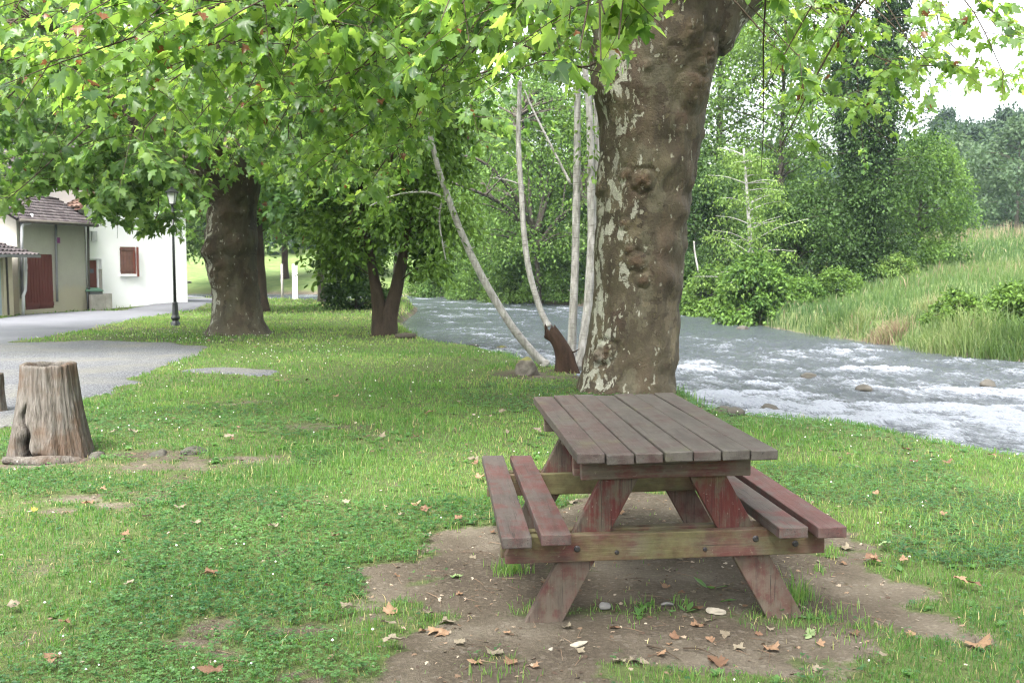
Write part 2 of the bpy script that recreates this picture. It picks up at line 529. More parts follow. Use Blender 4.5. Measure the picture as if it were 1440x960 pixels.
def t_planebark(name, cream=1.0, dark=1.0):
    t = NT(name)
    p = t.geo()
    rough_a = t.attr('knot').outputs['Fac']
    pale = t.attr('pale').outputs['Fac']
    pv = t.mapping(p, (1, 1, .42))
    n1 = t.noise(pv, 3.0, 5, .6, .4)
    n2 = t.noise(pv, 9, 6, .65, .8)
    n3 = t.noise(p, 45, 5, .7)
    col = t.ramp(n1, [(.30, (.034 * dark, .025 * dark, .016 * dark)), (.47, (.062 * dark, .049 * dark, .031 * dark)), (.62, (.098 * dark, .080 * dark, .051 * dark)), (.8, (.078 * dark, .074 * dark, .050 * dark))])
    red = t.ramp(t.noise(p, 2.1, 5, .6), [(.5, 0.0), (.68, .75)])
    col = t.mix(red, col, (.060 * dark, .034 * dark, .022 * dark))
    pc = t.n('TexVoronoi', feature='F1'); pc.inputs['Scale'].default_value = 5.5
    pa = t.n('VectorMath', operation='ADD'); t.l(pv, pa.inputs[0])
    ps = t.n('VectorMath', operation='SCALE'); t.l(t.noise(p, 5, 6, .68, 0, 'Color'), ps.inputs[0]); ps.inputs['Scale'].default_value = .42
    t.l(ps.outputs[0], pa.inputs[1]); t.l(pa.outputs[0], pc.inputs['Vector'])
    pcs = t.n('SeparateColor'); t.l(pc.outputs['Color'], pcs.inputs[0])
    plate = t.ramp(pcs.outputs[0], [(0, (.030 * dark, .022 * dark, .015 * dark)), (.28, (.066 * dark, .056 * dark, .034 * dark)), (.55, (.105 * dark, .098 * dark, .068 * dark)), (.74, (.060 * dark, .040 * dark, .027 * dark)), (.9, (.145 * dark, .120 * dark, .078 * dark))], 'CONSTANT')
    col = t.mix(.42, col, plate)
    # flaking plates
    vb = t.n('TexVoronoi', feature='F1'); vb.inputs['Scale'].default_value = 17
    dv = t.n('Vector' + 'Math', operation='ADD'); t.l(pv, dv.inputs[0])
    sc = t.n('VectorMath', operation='SCALE'); t.l(t.noise(p, 7, 4, .6, 0, 'Color'), sc.inputs[0]); sc.inputs['Scale'].default_value = .16
    t.l(sc.outputs[0], dv.inputs[1]); t.l(dv.outputs[0], vb.inputs['Vector'])
    cs = t.n('SeparateColor'); t.l(vb.outputs['Color'], cs.inputs[0])
    d = vb.outputs['Distance']
    size = t.ramp(d, [(.26, 1.0), (.34, 0.0)])
    pick = t.math('GREATER_THAN', t.math('ADD', cs.outputs[0], t.math('MULTIPLY', pale, .42 * cream)), .89)
    olive = t.math('MULTIPLY', t.math('GREATER_THAN', cs.outputs[1], .72), size)
    col = t.mix(t.math('MULTIPLY', olive, .55), col, (.10 * dark, .084 * dark, .046 * dark))
    pl = t.math('MULTIPLY', pick, size)
    col = t.mix(t.math('MULTIPLY', pl, .9), col, t.ramp(n3, [(.3, (.16, .15, .11)), (.7, (.32, .31, .255))]))
    # long pale streaks on the weather side
    st = t.noise(t.mapping(p, (3.6, 3.6, 1.9)), 2.0, 6, .62, .5)
    stm = t.ramp(t.math('ADD', st, t.math('MULTIPLY', pale, .235)), [(.705, 0.0), (.722, .95)])
    col = t.mix(stm, col, t.ramp(n3, [(.3, (.22, .215, .175)), (.7, (.36, .355, .30))]))
    col = t.mix(rough_a, col, t.ramp(n3, [(.3, (.035, .022, .014)), (.7, (.12, .075, .045))]))
    grime = t.noise(t.mapping(p, (3, 3, .5)), 4, 4, .6)
    col = t.mix(t.ramp(grime, [(.5, 0.0), (.75, .5)]), col, (.030 * dark, .026 * dark, .018 * dark))
    fold = t.noise(t.mapping(p, (1.2, 1.2, 5)), 2.0, 4, .5, 1.2)
    col = t.mix(t.ramp(fold, [(.26, .6), (.36, 0.0)]), col, (.022 * dark, .017 * dark, .012 * dark))
    h = t.math('ADD', t.math('MULTIPLY', n2, .9), t.math('ADD', t.math('MULTIPLY', n3, .5), t.math('ADD', t.math('MULTIPLY', size, -.2), t.math('MULTIPLY', fold, .30))))
    return t.done(t.bsdf(col, .72, t.bump(h, .9, .035), .25))
M['plane_bark'] = t_planebark('plane_bark')
M['plane_bark_dark'] = t_planebark('plane_bark_dark', .7, .85)

def t_bark(name, a, b, scale=6, stretch=.25, rough=.9, bumpd=.03):
    t = NT(name)
    p = t.geo()
    n = t.noise(t.mapping(p, (1, 1, stretch)), scale, 6, .65, .4)
    n2 = t.noise(p, scale * 5, 4, .6)
    col = t.mix(.3, t.ramp(n, [(.3, a), (.7, b)]), t.ramp(n2, [(.3, a), (.7, b)]))
    return t.done(t.bsdf(col, rough, t.bump(n, .8, bumpd), .2))
M['bark'] = t_bark('bark_brown', (.025, .018, .013), (.075, .055, .038))
M['bark_lean'] = t_bark('bark_reddish', (.018, .013, .010), (.070, .050, .036), 7)
M['bark_dark'] = t_bark('bark_dark', (.025, .022, .018), (.075, .065, .05))
M['twig'] = t_bark('twig', (.028, .020, .014), (.065, .048, .032), 10)
M['rotten'] = t_bark('rotten_wood', (.008, .005, .004), (.058, .034, .022), 9, .2, .9, .04)

def t_pale():
    t = NT('pale_alder_bark')
    p = t.geo()
    n = t.noise(t.mapping(p, (4, 4, 1)), 5, 5, .6)
    ring = t.noise(t.mapping(p, (1, 1, 9)), 6, 3, .6)
    col = t.ramp(n, [(.3, (.13, .125, .112)), (.55, (.27, .262, .245)), (.75, (.40, .39, .37))])
    col = t.mix(t.ramp(ring, [(.58, 0.0), (.66, .6)]), col, (.07, .06, .048))
    return t.done(t.bsdf(col, .8, t.bump(n, .4, .01), .25))
M['pale_bark'] = t_pale()

def t_wood(name, paint, bare, worn, moss=0.0, grey=(.20, .185, .17)):
    """old red stain over weathered planks; bc = board coordinates (along, across, thick)"""
    t = NT(name)
    v = t.attr('bc').outputs['Vector']
    oi = t.n('ObjectInfo').outputs['Random']
    sh = t.n('VectorMath', operation='ADD'); t.l(v, sh.inputs[0])
    cb = t.n('CombineXYZ'); t.l(t.math('MULTIPLY', oi, 37.0), cb.inputs[0]); t.l(t.math('MULTIPLY', oi, 91.0), cb.inputs[1])
    t.l(cb.outputs[0], sh.inputs[1])
    v = sh.outputs[0]
    g1 = t.noise(t.mapping(v, (1.0, 16, 16)), 3.5, 6, .65, .3)
    g2_ = t.noise(t.mapping(v, (1.6, 40, 40)), 6, 5, .7)
    blot = t.noise(v, 5.5, 6, .65, .4)
    blot2 = t.noise(v, 16, 5, .65)
    c_paint = t.mix(.5, t.ramp(g1, [(.3, tuple(x * .6 for x in paint)), (.7, tuple(x * 1.25 for x in paint))]), t.ramp(g2_, [(.3, tuple(x * .7 for x in paint)), (.7, tuple(x * 1.2 for x in paint))]))
    c_bare = t.mix(.5, t.ramp(g1, [(.3, tuple(x * .55 for x in bare)), (.7, tuple(x * 1.3 for x in bare))]), t.ramp(g2_, [(.3, tuple(x * .6 for x in bare)), (.7, tuple(x * 1.25 for x in bare))]))
    w = t.math('ADD', t.math('MULTIPLY', blot, .6), t.math('ADD', t.math('MULTIPLY', g1, .3), t.math('MULTIPLY', blot2, .25)))
    w = t.math('ADD', w, t.math('MULTIPLY', t.math('SUBTRACT', oi, .5), .12))
    f = t.ramp(w, [(worn - .04, 0.0), (worn + .05, 1.0)])
    col = t.mix(f, c_paint, c_bare)
    # worn edges from the board section
    endm = t.attr('edge').outputs['Fac']
    col = t.mix(t.math('MULTIPLY', endm, t.ramp(blot2, [(.3, .15), (.6, .8)])), col, grey)
    spots = t.ramp(t.noise(v, 60, 3, .6), [(.66, 0.0), (.72, .65)])
    col = t.mix(spots, col, tuple(x * 1.25 for x in grey))
    dk = t.ramp(t.noise(t.mapping(v, (1, 5, 5)), 2.5, 5, .7), [(.5, 0.0), (.75, .7)])
    col = t.mix(dk, col, (.020, .016, .014))
    crack = t.ramp(t.noise(t.mapping(v, (.9, 34, 34)), 3.0, 4, .6, .6), [(.33, 1.0), (.39, 0.0)])
    col = t.mix(t.math('MULTIPLY', crack, .8), col, (.010, .008, .007))
    scr = t.ramp(t.noise(t.mapping(v, (1.4, 55, 55)), 5.0, 5, .7), [(.60, 0.0), (.70, .55)])
    col = t.mix(scr, col, tuple(x * 1.35 for x in grey))
    if moss:
        mm = t.ramp(t.noise(v, 3.2, 5, .65), [(.60 - .22 * moss, 0.0), (.78 - .2 * moss, .7)])
        col = t.mix(mm, col, t.ramp(blot2, [(.3, (.040, .042, .014)), (.7, (.095, .093, .035))]))
    h = t.math('ADD', t.math('MULTIPLY', g1, .6), t.math('MULTIPLY', g2_, .5))
    return t.done(t.bsdf(col, .72, t.bump(h, .55, .006), .3))
M['wood_top'] = t_wood('weathered_table_top', (.027, .0095, .0088), (.027, .0205, .0175), .55, .12, (.082, .075, .066))
M['wood_seat'] = t_wood('weathered_seat', (.058, .0125, .012), (.040, .030, .027), .60, 0, (.085, .074, .066))
M['wood_leg'] = t_wood('red_stained_leg', (.066, .013, .011), (.062, .048, .034), .58, .25, (.105, .085, .068))
M['wood_beam'] = t_wood('mossy_red_beam', (.062, .013, .012), (.062, .050, .031), .55, .95, (.105, .085, .065))
M['bolt'] = NT('rusty_bolt'); M['bolt'] = M['bolt'].done(M['bolt'].bsdf((.035, .032, .034), .5, None, .5, .6))

def t_stump():
    t = NT('weathered_stump_wood')
    p = t.coord()
    n = t.noise(t.mapping(p, (9, 9, .9)), 2.2, 6, .68, .5)
    n2 = t.noise(t.mapping(p, (30, 30, 2)), 2, 4, .65)
    bl = t.noise(p, 3.2, 5, .6)
    rot = t.attr('knot').outputs['Fac']
    col = t.mix(.5, t.ramp(n, [(.3, (.014, .011, .009)), (.46, (.066, .057, .049)), (.68, (.17, .16, .148))]), t.ramp(n2, [(.3, (.035, .027, .021)), (.7, (.19, .172, .15))]))
    col = t.mix(t.ramp(bl, [(.48, 0.0), (.62, .75)]), col, (.075, .045, .028))
    col = t.mix(rot, col, (.006, .004, .003))  # rotten split and hollow, near black: shade of the hole painted in
    return t.done(t.bsdf(col, .9, t.bump(t.math('ADD', n, t.math('MULTIPLY', n2, .6)), .9, .03), .15))
M['stump'] = t_stump()

def t_plain(name, c, rough=.8, var=.25, scale=3, metal=0.0, bump=.0, spec=.3, fine=30):
    t = NT(name)
    p = t.geo()
    n = t.noise(p, scale, 5, .6); n2 = t.noise(p, fine, 4, .6)
    lo, hi = tuple(x * (1 - var) for x in c), tuple(min(1, x * (1 + var)) for x in c)
    col = t.mix(.35, t.ramp(n, [(.3, lo), (.7, hi)]), t.ramp(n2, [(.3, lo), (.7, hi)]))
    return t.done(t.bsdf(col, rough, t.bump(n2, bump, .01) if bump else None, spec, metal))
M['white_wall'] = t_plain('white_render', (.86, .86, .87), .9, .05, 1.2, bump=.15)
def t_barn():
    t = NT('grey_render')
    p = t.geo()
    n = t.noise(p, .8, 6, .6); n2 = t.noise(p, 26, 4, .6)
    col = t.mix(.4, t.ramp(n, [(.3, (.34, .32, .275)), (.7, (.45, .43, .375))]), t.ramp(n2, [(.3, (.32, .30, .26)), (.7, (.46, .44, .385))]))
    sx = t.n('SeparateXYZ'); t.l(p, sx.inputs[0])
    band = t.ramp(t.math('ADD', sx.outputs[2], t.math('MULTIPLY', t.math('SUBTRACT', t.noise(p, 1.6, 4), .5), .7)), [(.40, 1.0), (.62, 0.0)])
    col = t.mix(t.math('MULTIPLY', band, .7), col, (.42, .37, .27))
    return t.done(t.bsdf(col, .92, t.bump(n2, .5, .02), .15))
M['barn_wall'] = t_barn()
M['cream_wall'] = t_plain('cream_render', (.50, .44, .32), .9, .15, 1.5)
M['pinkish_wall'] = t_plain('pale_pink_render', (.66, .60, .58), .9, .08, 1.5)
M['red_door'] = t_plain('oxide_red_paint', (.12, .031, .025), .6, .15, 2)
M['rust_door'] = t_plain('rust_red_paint', (.16, .05, .036), .6, .15, 2)
M['shutter'] = t_plain('brown_shutter', (.14, .072, .056), .75, .3, 6)
M['blue_door'] = t_plain('blue_grey_paint', (.33, .40, .44), .6, .08, 2)
M['dark_frame'] = t_plain('dark_timber', (.08, .07, .06), .8, .2, 4)
M['pipe_grey'] = t_plain('grey_metal', (.19, .19, .20), .55, .2, 3, .3)
M['pipe_white'] = t_plain('grey_white_pipe', (.55, .56, .57), .5, .1, 3)
M['concrete'] = t_plain('concrete', (.27, .255, .23), .95, .35, 3, bump=.4)
M['bin_grey'] = t_plain('grey_plastic', (.13, .14, .145), .5, .08)
M['bin_green'] = t_plain('green_plastic', (.10, .19, .14), .5, .08)
M['black_iron'] = t_plain('black_iron', (.012, .014, .016), .4, .2, 4, 0, 0, .5)
M['white_post'] = t_plain('white_paint', (.78, .79, .82), .7, .05)
M['grey_post'] = t_plain('grey_wood_post', (.22, .21, .19), .9, .3, 4)
M['rock'] = t_plain('river_rock', (.05, .046, .038), .9, .45, 5, bump=.6)
M['rock_pale'] = t_plain('pale_rock', (.30, .28, .26), .9, .25, 3, bump=.5)
M['stone_white'] = t_plain('white_limestone', (.25, .225, .18), .9, .2, 14, bump=.5)
M['stone_grey'] = t_plain('grey_pebble', (.15, .145, .14), .9, .25, 10, bump=.4)
M['plaque'] = t_plain('grey_plaque', (.12, .13, .15), .5, .1)
M['sign_purple'] = t_plain('purple_sign', (.24, .06, .20), .5, .1)
M['sign_white'] = t_plain('pale_notice', (.7, .66, .64), .6, .05)
M['panel_roof'] = t_plain('blue_grey_sheet_roof', (.17, .20, .27), .45, .15, 4, .3)
def t_moss_rock():
    t = NT('mossy_rock')
    p = t.geo()
    n = t.noise(p, 8, 6, .65); n2 = t.noise(p, 3, 4)
    col = t.ramp(n, [(.3, (.06, .05, .042)), (.7, (.17, .155, .135))])
    nz_ = t.n('SeparateXYZ'); t.l(t.n('NewGeometry').outputs['Normal'], nz_.inputs[0])
    m = t.ramp(t.math('ADD', nz_.outputs[2], t.math('SUBTRACT', n2, .5)), [(.5, 0.0), (.75, .9)])
    col = t.mix(m, col, t.ramp(n, [(.3, (.07, .075, .02)), (.7, (.18, .17, .05))]))
    return t.done(t.bsdf(col, .95, t.bump(n, .7, .03), .15))
M['moss_rock'] = t_moss_rock()
def t_tiles(name, a, b, c):
    t = NT(name)
    tone = t.attr('tone').outputs['Fac']
    p = t.geo()
    n = t.noise(p, 5, 5, .6)
    col = t.mix(.45, t.ramp(tone, [(0, a), (.6, b), (1, c)]), t.ramp(n, [(.3, a), (.7, b)]))
    lich = t.ramp(t.noise(p, 9, 4, .6), [(.64, 0.0), (.7, .55)])
    col = t.mix(lich, col, (.13, .125, .12))
    return t.done(t.bsdf(col, .85, t.bump(n, .4, .01), .2))
M['tile_dark'] = t_tiles('brown_purple_tiles', (.020, .016, .017), (.046, .038, .039), (.095, .083, .083))
M['tile_red'] = t_tiles('terracotta_tiles', (.06, .034, .026), (.11, .065, .048), (.17, .12, .095))
def t_glass():
    t = NT('lantern_glass')
    return t.done(t.bsdf((.72, .73, .74), .25, None, .5))
M['lantern_glass'] = t_glass()
def t_dry(name, a, b):
    t = NT(name)
    oi = t.n('ObjectInfo').outputs['Random']
    n = t.noise(t.coord(), 9, 4, .6)
    col = t.mix(.4, t.ramp(oi, [(0, a), (1, b)]), t.ramp(n, [(.3, a), (.7, b)]))
    tr = t.n('BsdfTranslucent'); t.l(col, tr.inputs[0])
    mx = t.n('MixShader'); mx.inputs[0].default_value = .2
    t.l(t.bsdf(col, .7), mx.inputs[1]); t.l(tr.outputs[0], mx.inputs[2])
    return t.done(mx.outputs[0])
M['dry_leaf'] = t_dry('dry_leaf', (.11, .06, .035), (.27, .175, .105))
M['dry_pale'] = t_dry('dry_leaf_pale', (.14, .115, .08), (.21, .18, .13))
M['dry_orange'] = t_dry('dry_leaf_orange', (.10, .055, .033), (.15, .085, .052))
M['dry_green'] = t_dry('fallen_green_leaf', (.12, .18, .065), (.18, .23, .11))
M['yellow'] = t_dry('fallen_yellow_leaf', (.70, .52, .03), (.75, .56, .05))
def t_litter():
    t = NT('leaf_litter')
    tone = t.attr('tone').outputs['Fac']
    return t.done(t.bsdf(t.ramp(tone, [(0, (.035, .023, .016)), (.4, (.09, .057, .035)), (.75, (.17, .12, .08)), (1, (.30, .26, .20))]), .85))
M['litter'] = t_litter()
# ------------------------------------------------------------------ ground, gravel, road, river
def axis(parts):
    out = []
    for a, b, s in parts:
        out.append(np.arange(a, b - 1e-9, s))
    out.append([parts[-1][1]])
    return np.concatenate(out)

def wp(pts, dz=0.0):
    return [tuple(G(px, py, dz)[:2]) for px, py in pts]

GRAVEL = wp([(-60, 483), (60, 481), (150, 480), (240, 483), (288, 486), (292, 493), (262, 503), (240, 513), (205, 528), (160, 545), (125, 562), (95, 578), (50, 592), (0, 605)]) + [(-9, 8.0), (-15, 9.5), (-17, 18)]
GRAVEL2 = wp([(262, 519), (300, 517), (345, 519), (388, 523), (372, 529), (330, 527), (290, 526), (250, 524)])
ROAD = wp([(-120, 500), (0, 483), (70, 472), (130, 461), (200, 446), (262, 437), (296, 431)]) + [(-13.6, 46), (-15.2, 52), (-18, 57.5), (-23, 61)] + \
       [(-27, 61.5), (-21.5, 56), (-18.3, 50)] + wp([(266, 428), (160, 437.5), (124, 438), (33, 443), (0, 448), (-120, 462)])
ROADEDGE = wp([(-20, 494), (60, 479), (130, 468), (215, 449), (230, 446), (200, 443), (120, 461), (0, 484)])

DIRT = wp([(530, 782), (548, 758), (600, 738), (652, 722), (700, 716), (760, 706), (840, 690), (930, 688), (1000, 694), (1100, 720), (1195, 742), (1252, 780), (1296, 818), (1325, 862), (1352, 898),
           (1300, 925), (1200, 922), (1130, 930), (1060, 938), (1010, 948), (930, 985), (700, 1010), (470, 985), (500, 945), (545, 912), (565, 882), (545, 842), (515, 812)])
PATCH = [(300, 645, .85, .24, .8), (200, 640, .5, .22, .75), (95, 712, .55, .28, .75), (230, 905, .42, .10, .72), (300, 880, .35, .12, .7), (130, 925, .25, .1, .8), (420, 832, .2, .12, .6), (60, 648, .5, .3, .9),
         (230, 655, .9, .35, .62), (460, 600, 1.2, .4, .5), (330, 565, .9, .4, .45), (640, 860, .3, .1, .5), (330, 920, .3, .15, .6), (430, 890, .35, .1, .6), (150, 700, .5, .2, .7), (640, 690, .25, .1, .5),
         (800, 560, 1.2, .8, .5), (780, 528, 1.2, 1.0, .85), (985, 560, .75, .6, .95), (1010, 572, .4, .35, .9), (170, 462, 2.2, .8, .6), (1195, 640, .2, .15, .5), (1290, 655, .3, .12, .5), (25, 590, .5, .3, .8)]

def dirt_at(x, y):
    dd, _ = seg_dist(x, y, DIRT + DIRT[:1])
    s = np.where(inside(x, y, DIRT), dd, -dd)
    n = fbm(x * 3.2, y * 3.2, 0, 5, 41, .62) - .5
    v = sst(-.20, .22, s - .07 + n * 1.35)
    # the grass tufts that grow back in the middle
    for px, py, rx, ry, a in [(1120, 868, .26, .13, .85), (880, 862, .45, .07, .55), (755, 860, .22, .12, .5), (800, 800, .2, .1, .4), (1230, 885, .12, .06, .7), (690, 925, .16, .05, .7)]:
        c = G(px, py)
        q = ((x - c[0]) / rx) ** 2 + ((y - c[1]) / ry) ** 2
        v = v * (1 - a * np.exp(-q))
    for px, py, rx, ry, a in PATCH:
        c = G(px, py)
        q = ((x - c[0]) / rx) ** 2 + ((y - c[1]) / ry) ** 2
        v = np.maximum(v, .78 * a * np.exp(-q * 1.2) * sst(.30, .62, fbm(x * 5.5, y * 5.5, 0, 4, 61)) * 1.5)
    bald = sst(.54, .74, fbm(x * 2.6 + 9, y * 2.6, 0, 5, 77, .6)) * .42 * sst(1.2, -1.0, x) * sst(14, 8, y)
    return np.clip(np.maximum(v, bald), 0, 1)

def grid_mesh(xs, ys, zf):
    X, Y = np.meshgrid(xs, ys)
    Z = zf(X, Y)
    nx, ny = len(xs), len(ys)
    i = np.arange(ny - 1)[:, None] * nx + np.arange(nx - 1)[None]
    Q = np.stack([i, i + 1, i + nx + 1, i + nx], -1).reshape(-1, 4)
    return X.ravel(), Y.ravel(), Z.ravel(), Q

gx = axis([(-420, -60, 12), (-60, -16, 1.1), (-16, -5, .3), (-5, 5.2, .075), (5.2, 18, .28), (18, 60, 1.1), (60, 420, 12)])
gy = axis([(-60, -3, 4), (-3, 2, .4), (2, 9, .07), (9, 20, .17), (20, 50, .5), (50, 110, 1.4), (110, 620, 11)])
X, Y, Z, Q = grid_mesh(gx, gy, ground)
dN, sN = seg_dist(X, Y, NEAR)
dF, sF = seg_dist(X, Y, FAR)
insR = inside(X, Y, RIVER)
far_side = (dF < dN) & ~insR
dirt = dirt_at(X, Y)
dirt = np.maximum(dirt, np.where(insR, 1, 0))
dirt = np.maximum(dirt, np.where(~far_side & (dN < .35), .6 * (fbm(X * 1.3, Y * 1.3, 0, 3, 8) > .5), 0))
dirt = np.where(far_side, sst(.22, .05, dF), dirt)
mk('ground', np.stack([X, Y, Z], 1), Q, M['ground'], attrs={'dirt': dirt, 'meadow': far_side * sst(.3, 1.5, dF)}, kind='structure')

def sheet(name, polys, mat, step, lift, wob, seed):
    """a thin sheet on the ground with a ragged outline"""
    allp = np.vstack([np.array(p) for p in polys])
    lo, hi = allp.min(0) - .3, allp.max(0) + .3
    xs, ys = np.arange(lo[0], hi[0], step), np.arange(lo[1], hi[1], step)
    X, Y = np.meshgrid(xs, ys)
    s = np.full(X.shape, -1e9)
    for p in polys:
        d, _ = seg_dist(X, Y, list(p) + [p[0]])
        s = np.maximum(s, np.where(inside(X, Y, p), d, -d))
    s = s + wob * (fbm(X * 1.8, Y * 1.8, 0, 4, seed) - .5)
    nx = len(xs)
    i = np.arange(len(ys) - 1)[:, None] * nx + np.arange(nx - 1)[None]
    c = np.stack([i, i + 1, i + nx + 1, i + nx], -1).reshape(-1, 4)
    keep = (s.ravel()[c] > 0).sum(1) >= 2
    c = c[keep]
    used = np.unique(c)
    re = np.full(X.size, -1); re[used] = np.arange(len(used))
    Xu, Yu, su = X.ravel()[used], Y.ravel()[used], s.ravel()[used]
    V = np.stack([Xu, Yu, ground(Xu, Yu) + lift * sst(-.05, .15, su) - .01 * (su < 0)], 1)
    return mk(name, V, re[c], mat, kind='structure')
sheet('gravel', [GRAVEL, GRAVEL2], M['gravel'], .12, .022, .7, 11)
sheet('road', [ROAD], M['asphalt'], .22, .03, .25, 12)

# river surface
wx = axis([(-60, -9, 1.0), (-9, -2, .14), (-2, 14.5, .055), (14.5, 18, .2), (18, 40, .6)])
wy = axis([(-20, 5, .6), (5, 8, .12), (8, 31, .06), (31, 55, .16), (55, 90, .4)])
Xw, Yw = np.meshgrid(wx, wy)
dNw, sNw = seg_dist(Xw, Yw, NEAR)
dFw, sFw = seg_dist(Xw, Yw, FAR)
iw = inside(Xw, Yw, RIVER)
ok = iw | (np.minimum(dNw, dFw) < .5)
CENTER = smooth_line([(-60, 75), (-30, 73), (-12, 71), (-2.5, 62), (.5, 50), (2.0, 40), (3.4, 30), (4.6, 24), (6.4, 19), (8.2, 15), (10.5, 11), (15, 5.5), (24, -2), (62, -19)], 10)
dC, sC = seg_dist(Xw, Yw, CENTER)
sgn = np.sign(dNw - dFw + 1e-6)
lat = sgn * dC
fx, fy = sC, lat
big = fbm(fx * .45, fy * .55, 0, 3, 71) - .5
def ridged(x, y, o, seed):
    r_, a_, t_ = 0, 1.0, 0
    for i_ in range(o):
        r_ = r_ + a_ * (1 - np.abs(2 * vn(x, y, 0, seed + 13 * i_) - 1)) ** 2; t_ += a_; a_ *= .58
        x, y = x * 2.07 + 3.1, y * 2.03 + 1.3
    return r_ / t_
wxx = 1.1 * (fbm(fx * .8, fy * .8, 0, 3, 75) - .5); wyy = 1.1 * (fbm(fx * .8 + 9, fy * .8, 0, 3, 76) - .5)
crest = ridged(fx * .65 + wxx, fy * 1.25 + wyy, 5, 72)
chop = ridged(fx * 3.0 + 2 * wxx, fy * 4.2 + 2 * wyy, 4, 79)
amp = sst(0, 1.2, np.minimum(dNw, dFw)) * (.5 + .5 * sst(38, 24, Yw)) * .92 + .08
zw = z0(Yw) - .62 + amp * (.14 * big + .15 * (crest - .4) + .07 * (chop - .4))
foam = .25 + .75 * (crest - .42) + .45 * (chop - .42) + .75 * big
foam = foam + .23 * sst(24, 12, Yw) - .10 * sst(22, 30, Yw) - .30 * sst(26, 38, Yw) * sst(52, 42, Yw) * sst(-1, 5, Xw) + .10 * sst(45, 60, Yw)
# white water below the boulders and along the shallow sill
for px, py, rx, ry, a in [(1040, 465, 1.6, .8, .5), (1225, 487, .9, .7, .6), (1110, 540, 1.8, .35, .35), (1230, 570, 2.0, .3, .3), (1400, 552, 1.6, .5, .45), (1090, 583, .8, .3, .5), (1330, 575, 1.5, .4, .3),
                          (1180, 520, 2.5, .4, .25), (1150, 590, .9, .3, .35), (985, 520, .9, .7, .3), (1290, 520, 2.2, .6, .3), (1420, 590, 1.2, .5, .35)]:
    c = G(px, py, -.6)
    foam = foam + .75 * a * np.exp(-((Xw - c[0]) / (.6 * rx)) ** 2 - ((Yw - c[1]) / ry) ** 2)
    zw = zw + .10 * a * np.exp(-((Xw - c[0]) / rx) ** 2 - ((Yw - c[1]) / ry) ** 2)
foam = foam - .40 * sst(2.4, 0, dFw) * sst(60, 40, Yw)
nxw = len(wx)
i = np.arange(len(wy) - 1)[:, None] * nxw + np.arange(nxw - 1)[None]
c = np.stack([i, i + 1, i + nxw + 1, i + nxw], -1).reshape(-1, 4)
c = c[ok.ravel()[c].all(1)]
used = np.unique(c); re = np.full(Xw.size, -1); re[used] = np.arange(len(used))
mk('river_water', np.stack([Xw, Yw, zw], -1).reshape(-1, 3)[used], re[c], M['water'],
   attrs={'foam': np.clip(foam.ravel()[used], 0, 1), 'flow': np.stack([fx, fy, 0 * fx], -1).reshape(-1, 3)[used]}, kind='structure')

# ------------------------------------------------------------------ grass: single blades, thinner and denser near the camera
BLADE_F = [np.array([[0, 1, 3, 2]]), np.array([[2, 3, 4]])]
def blades(x, y, h, w, r, tone, lean=.5):
    n = len(x)
    z = ground(x, y) - .004
    a = r.uniform(0, 2 * PI, n)
    la = r.uniform(0, 2 * PI, n)
    ln = h * np.abs(r.normal(0, lean, n)).clip(0, 1.3)
    b = np.stack([x, y, z], 1)
    wv = np.stack([np.cos(a), np.sin(a), 0 * a], 1) * w[:, None] * .5
    ld = np.stack([np.cos(la), np.sin(la), 0 * a], 1)
    m = b + ld * (ln * .35)[:, None]; m[:, 2] += h * .6
    t = b + ld * ln[:, None]; t[:, 2] += h * np.sqrt(np.clip(1 - (ln / h) ** 2 * .45, .25, 1))
    V = np.stack([b - wv, b + wv, m - wv * .75, m + wv * .75, t], 1).reshape(-1, 3)
    o = (np.arange(n) * 5)[:, None, None]
    Fs = [(f[None] + o).reshape(-1, f.shape[1]) for f in BLADE_F]
    return V, Fs, np.repeat(tone, 5)

def cat(parts):
    V, A, fq, off = [], [], {}, 0
    L = []
    for p in parts:
        v, fs, a = p[0], p[1], p[2]
        for f in fs:
            fq.setdefault(f.shape[1], []).append(f + off)
        V.append(v); A.append(a); off += len(v)
        if len(p) > 3: L.append(p[3])
    return np.vstack(V), [np.vstack(f) for f in fq.values()], np.concatenate(A), (np.vstack(L) if L else None)

def hard_at(x, y):
    """inside gravel or road"""
    r = np.zeros(len(x), bool)
    for p in (GRAVEL, GRAVEL2, ROAD):
        d, _ = seg_dist(x, y, list(p) + [p[0]])
        s = np.where(inside(x, y, p), d, -d) + .5 * (fbm(x * 1.8, y * 1.8, 0, 3, 11) - .5)
        r |= s > -.02
    return r

def clover_mask(x, y):
    return sst(.53, .64, fbm(x * .75 + 3, y * .75, 0, 4, 101) + .10 * sst(1.5, 3.5, x) * sst(9, 5, y) + .04 * sst(9, 4, y))

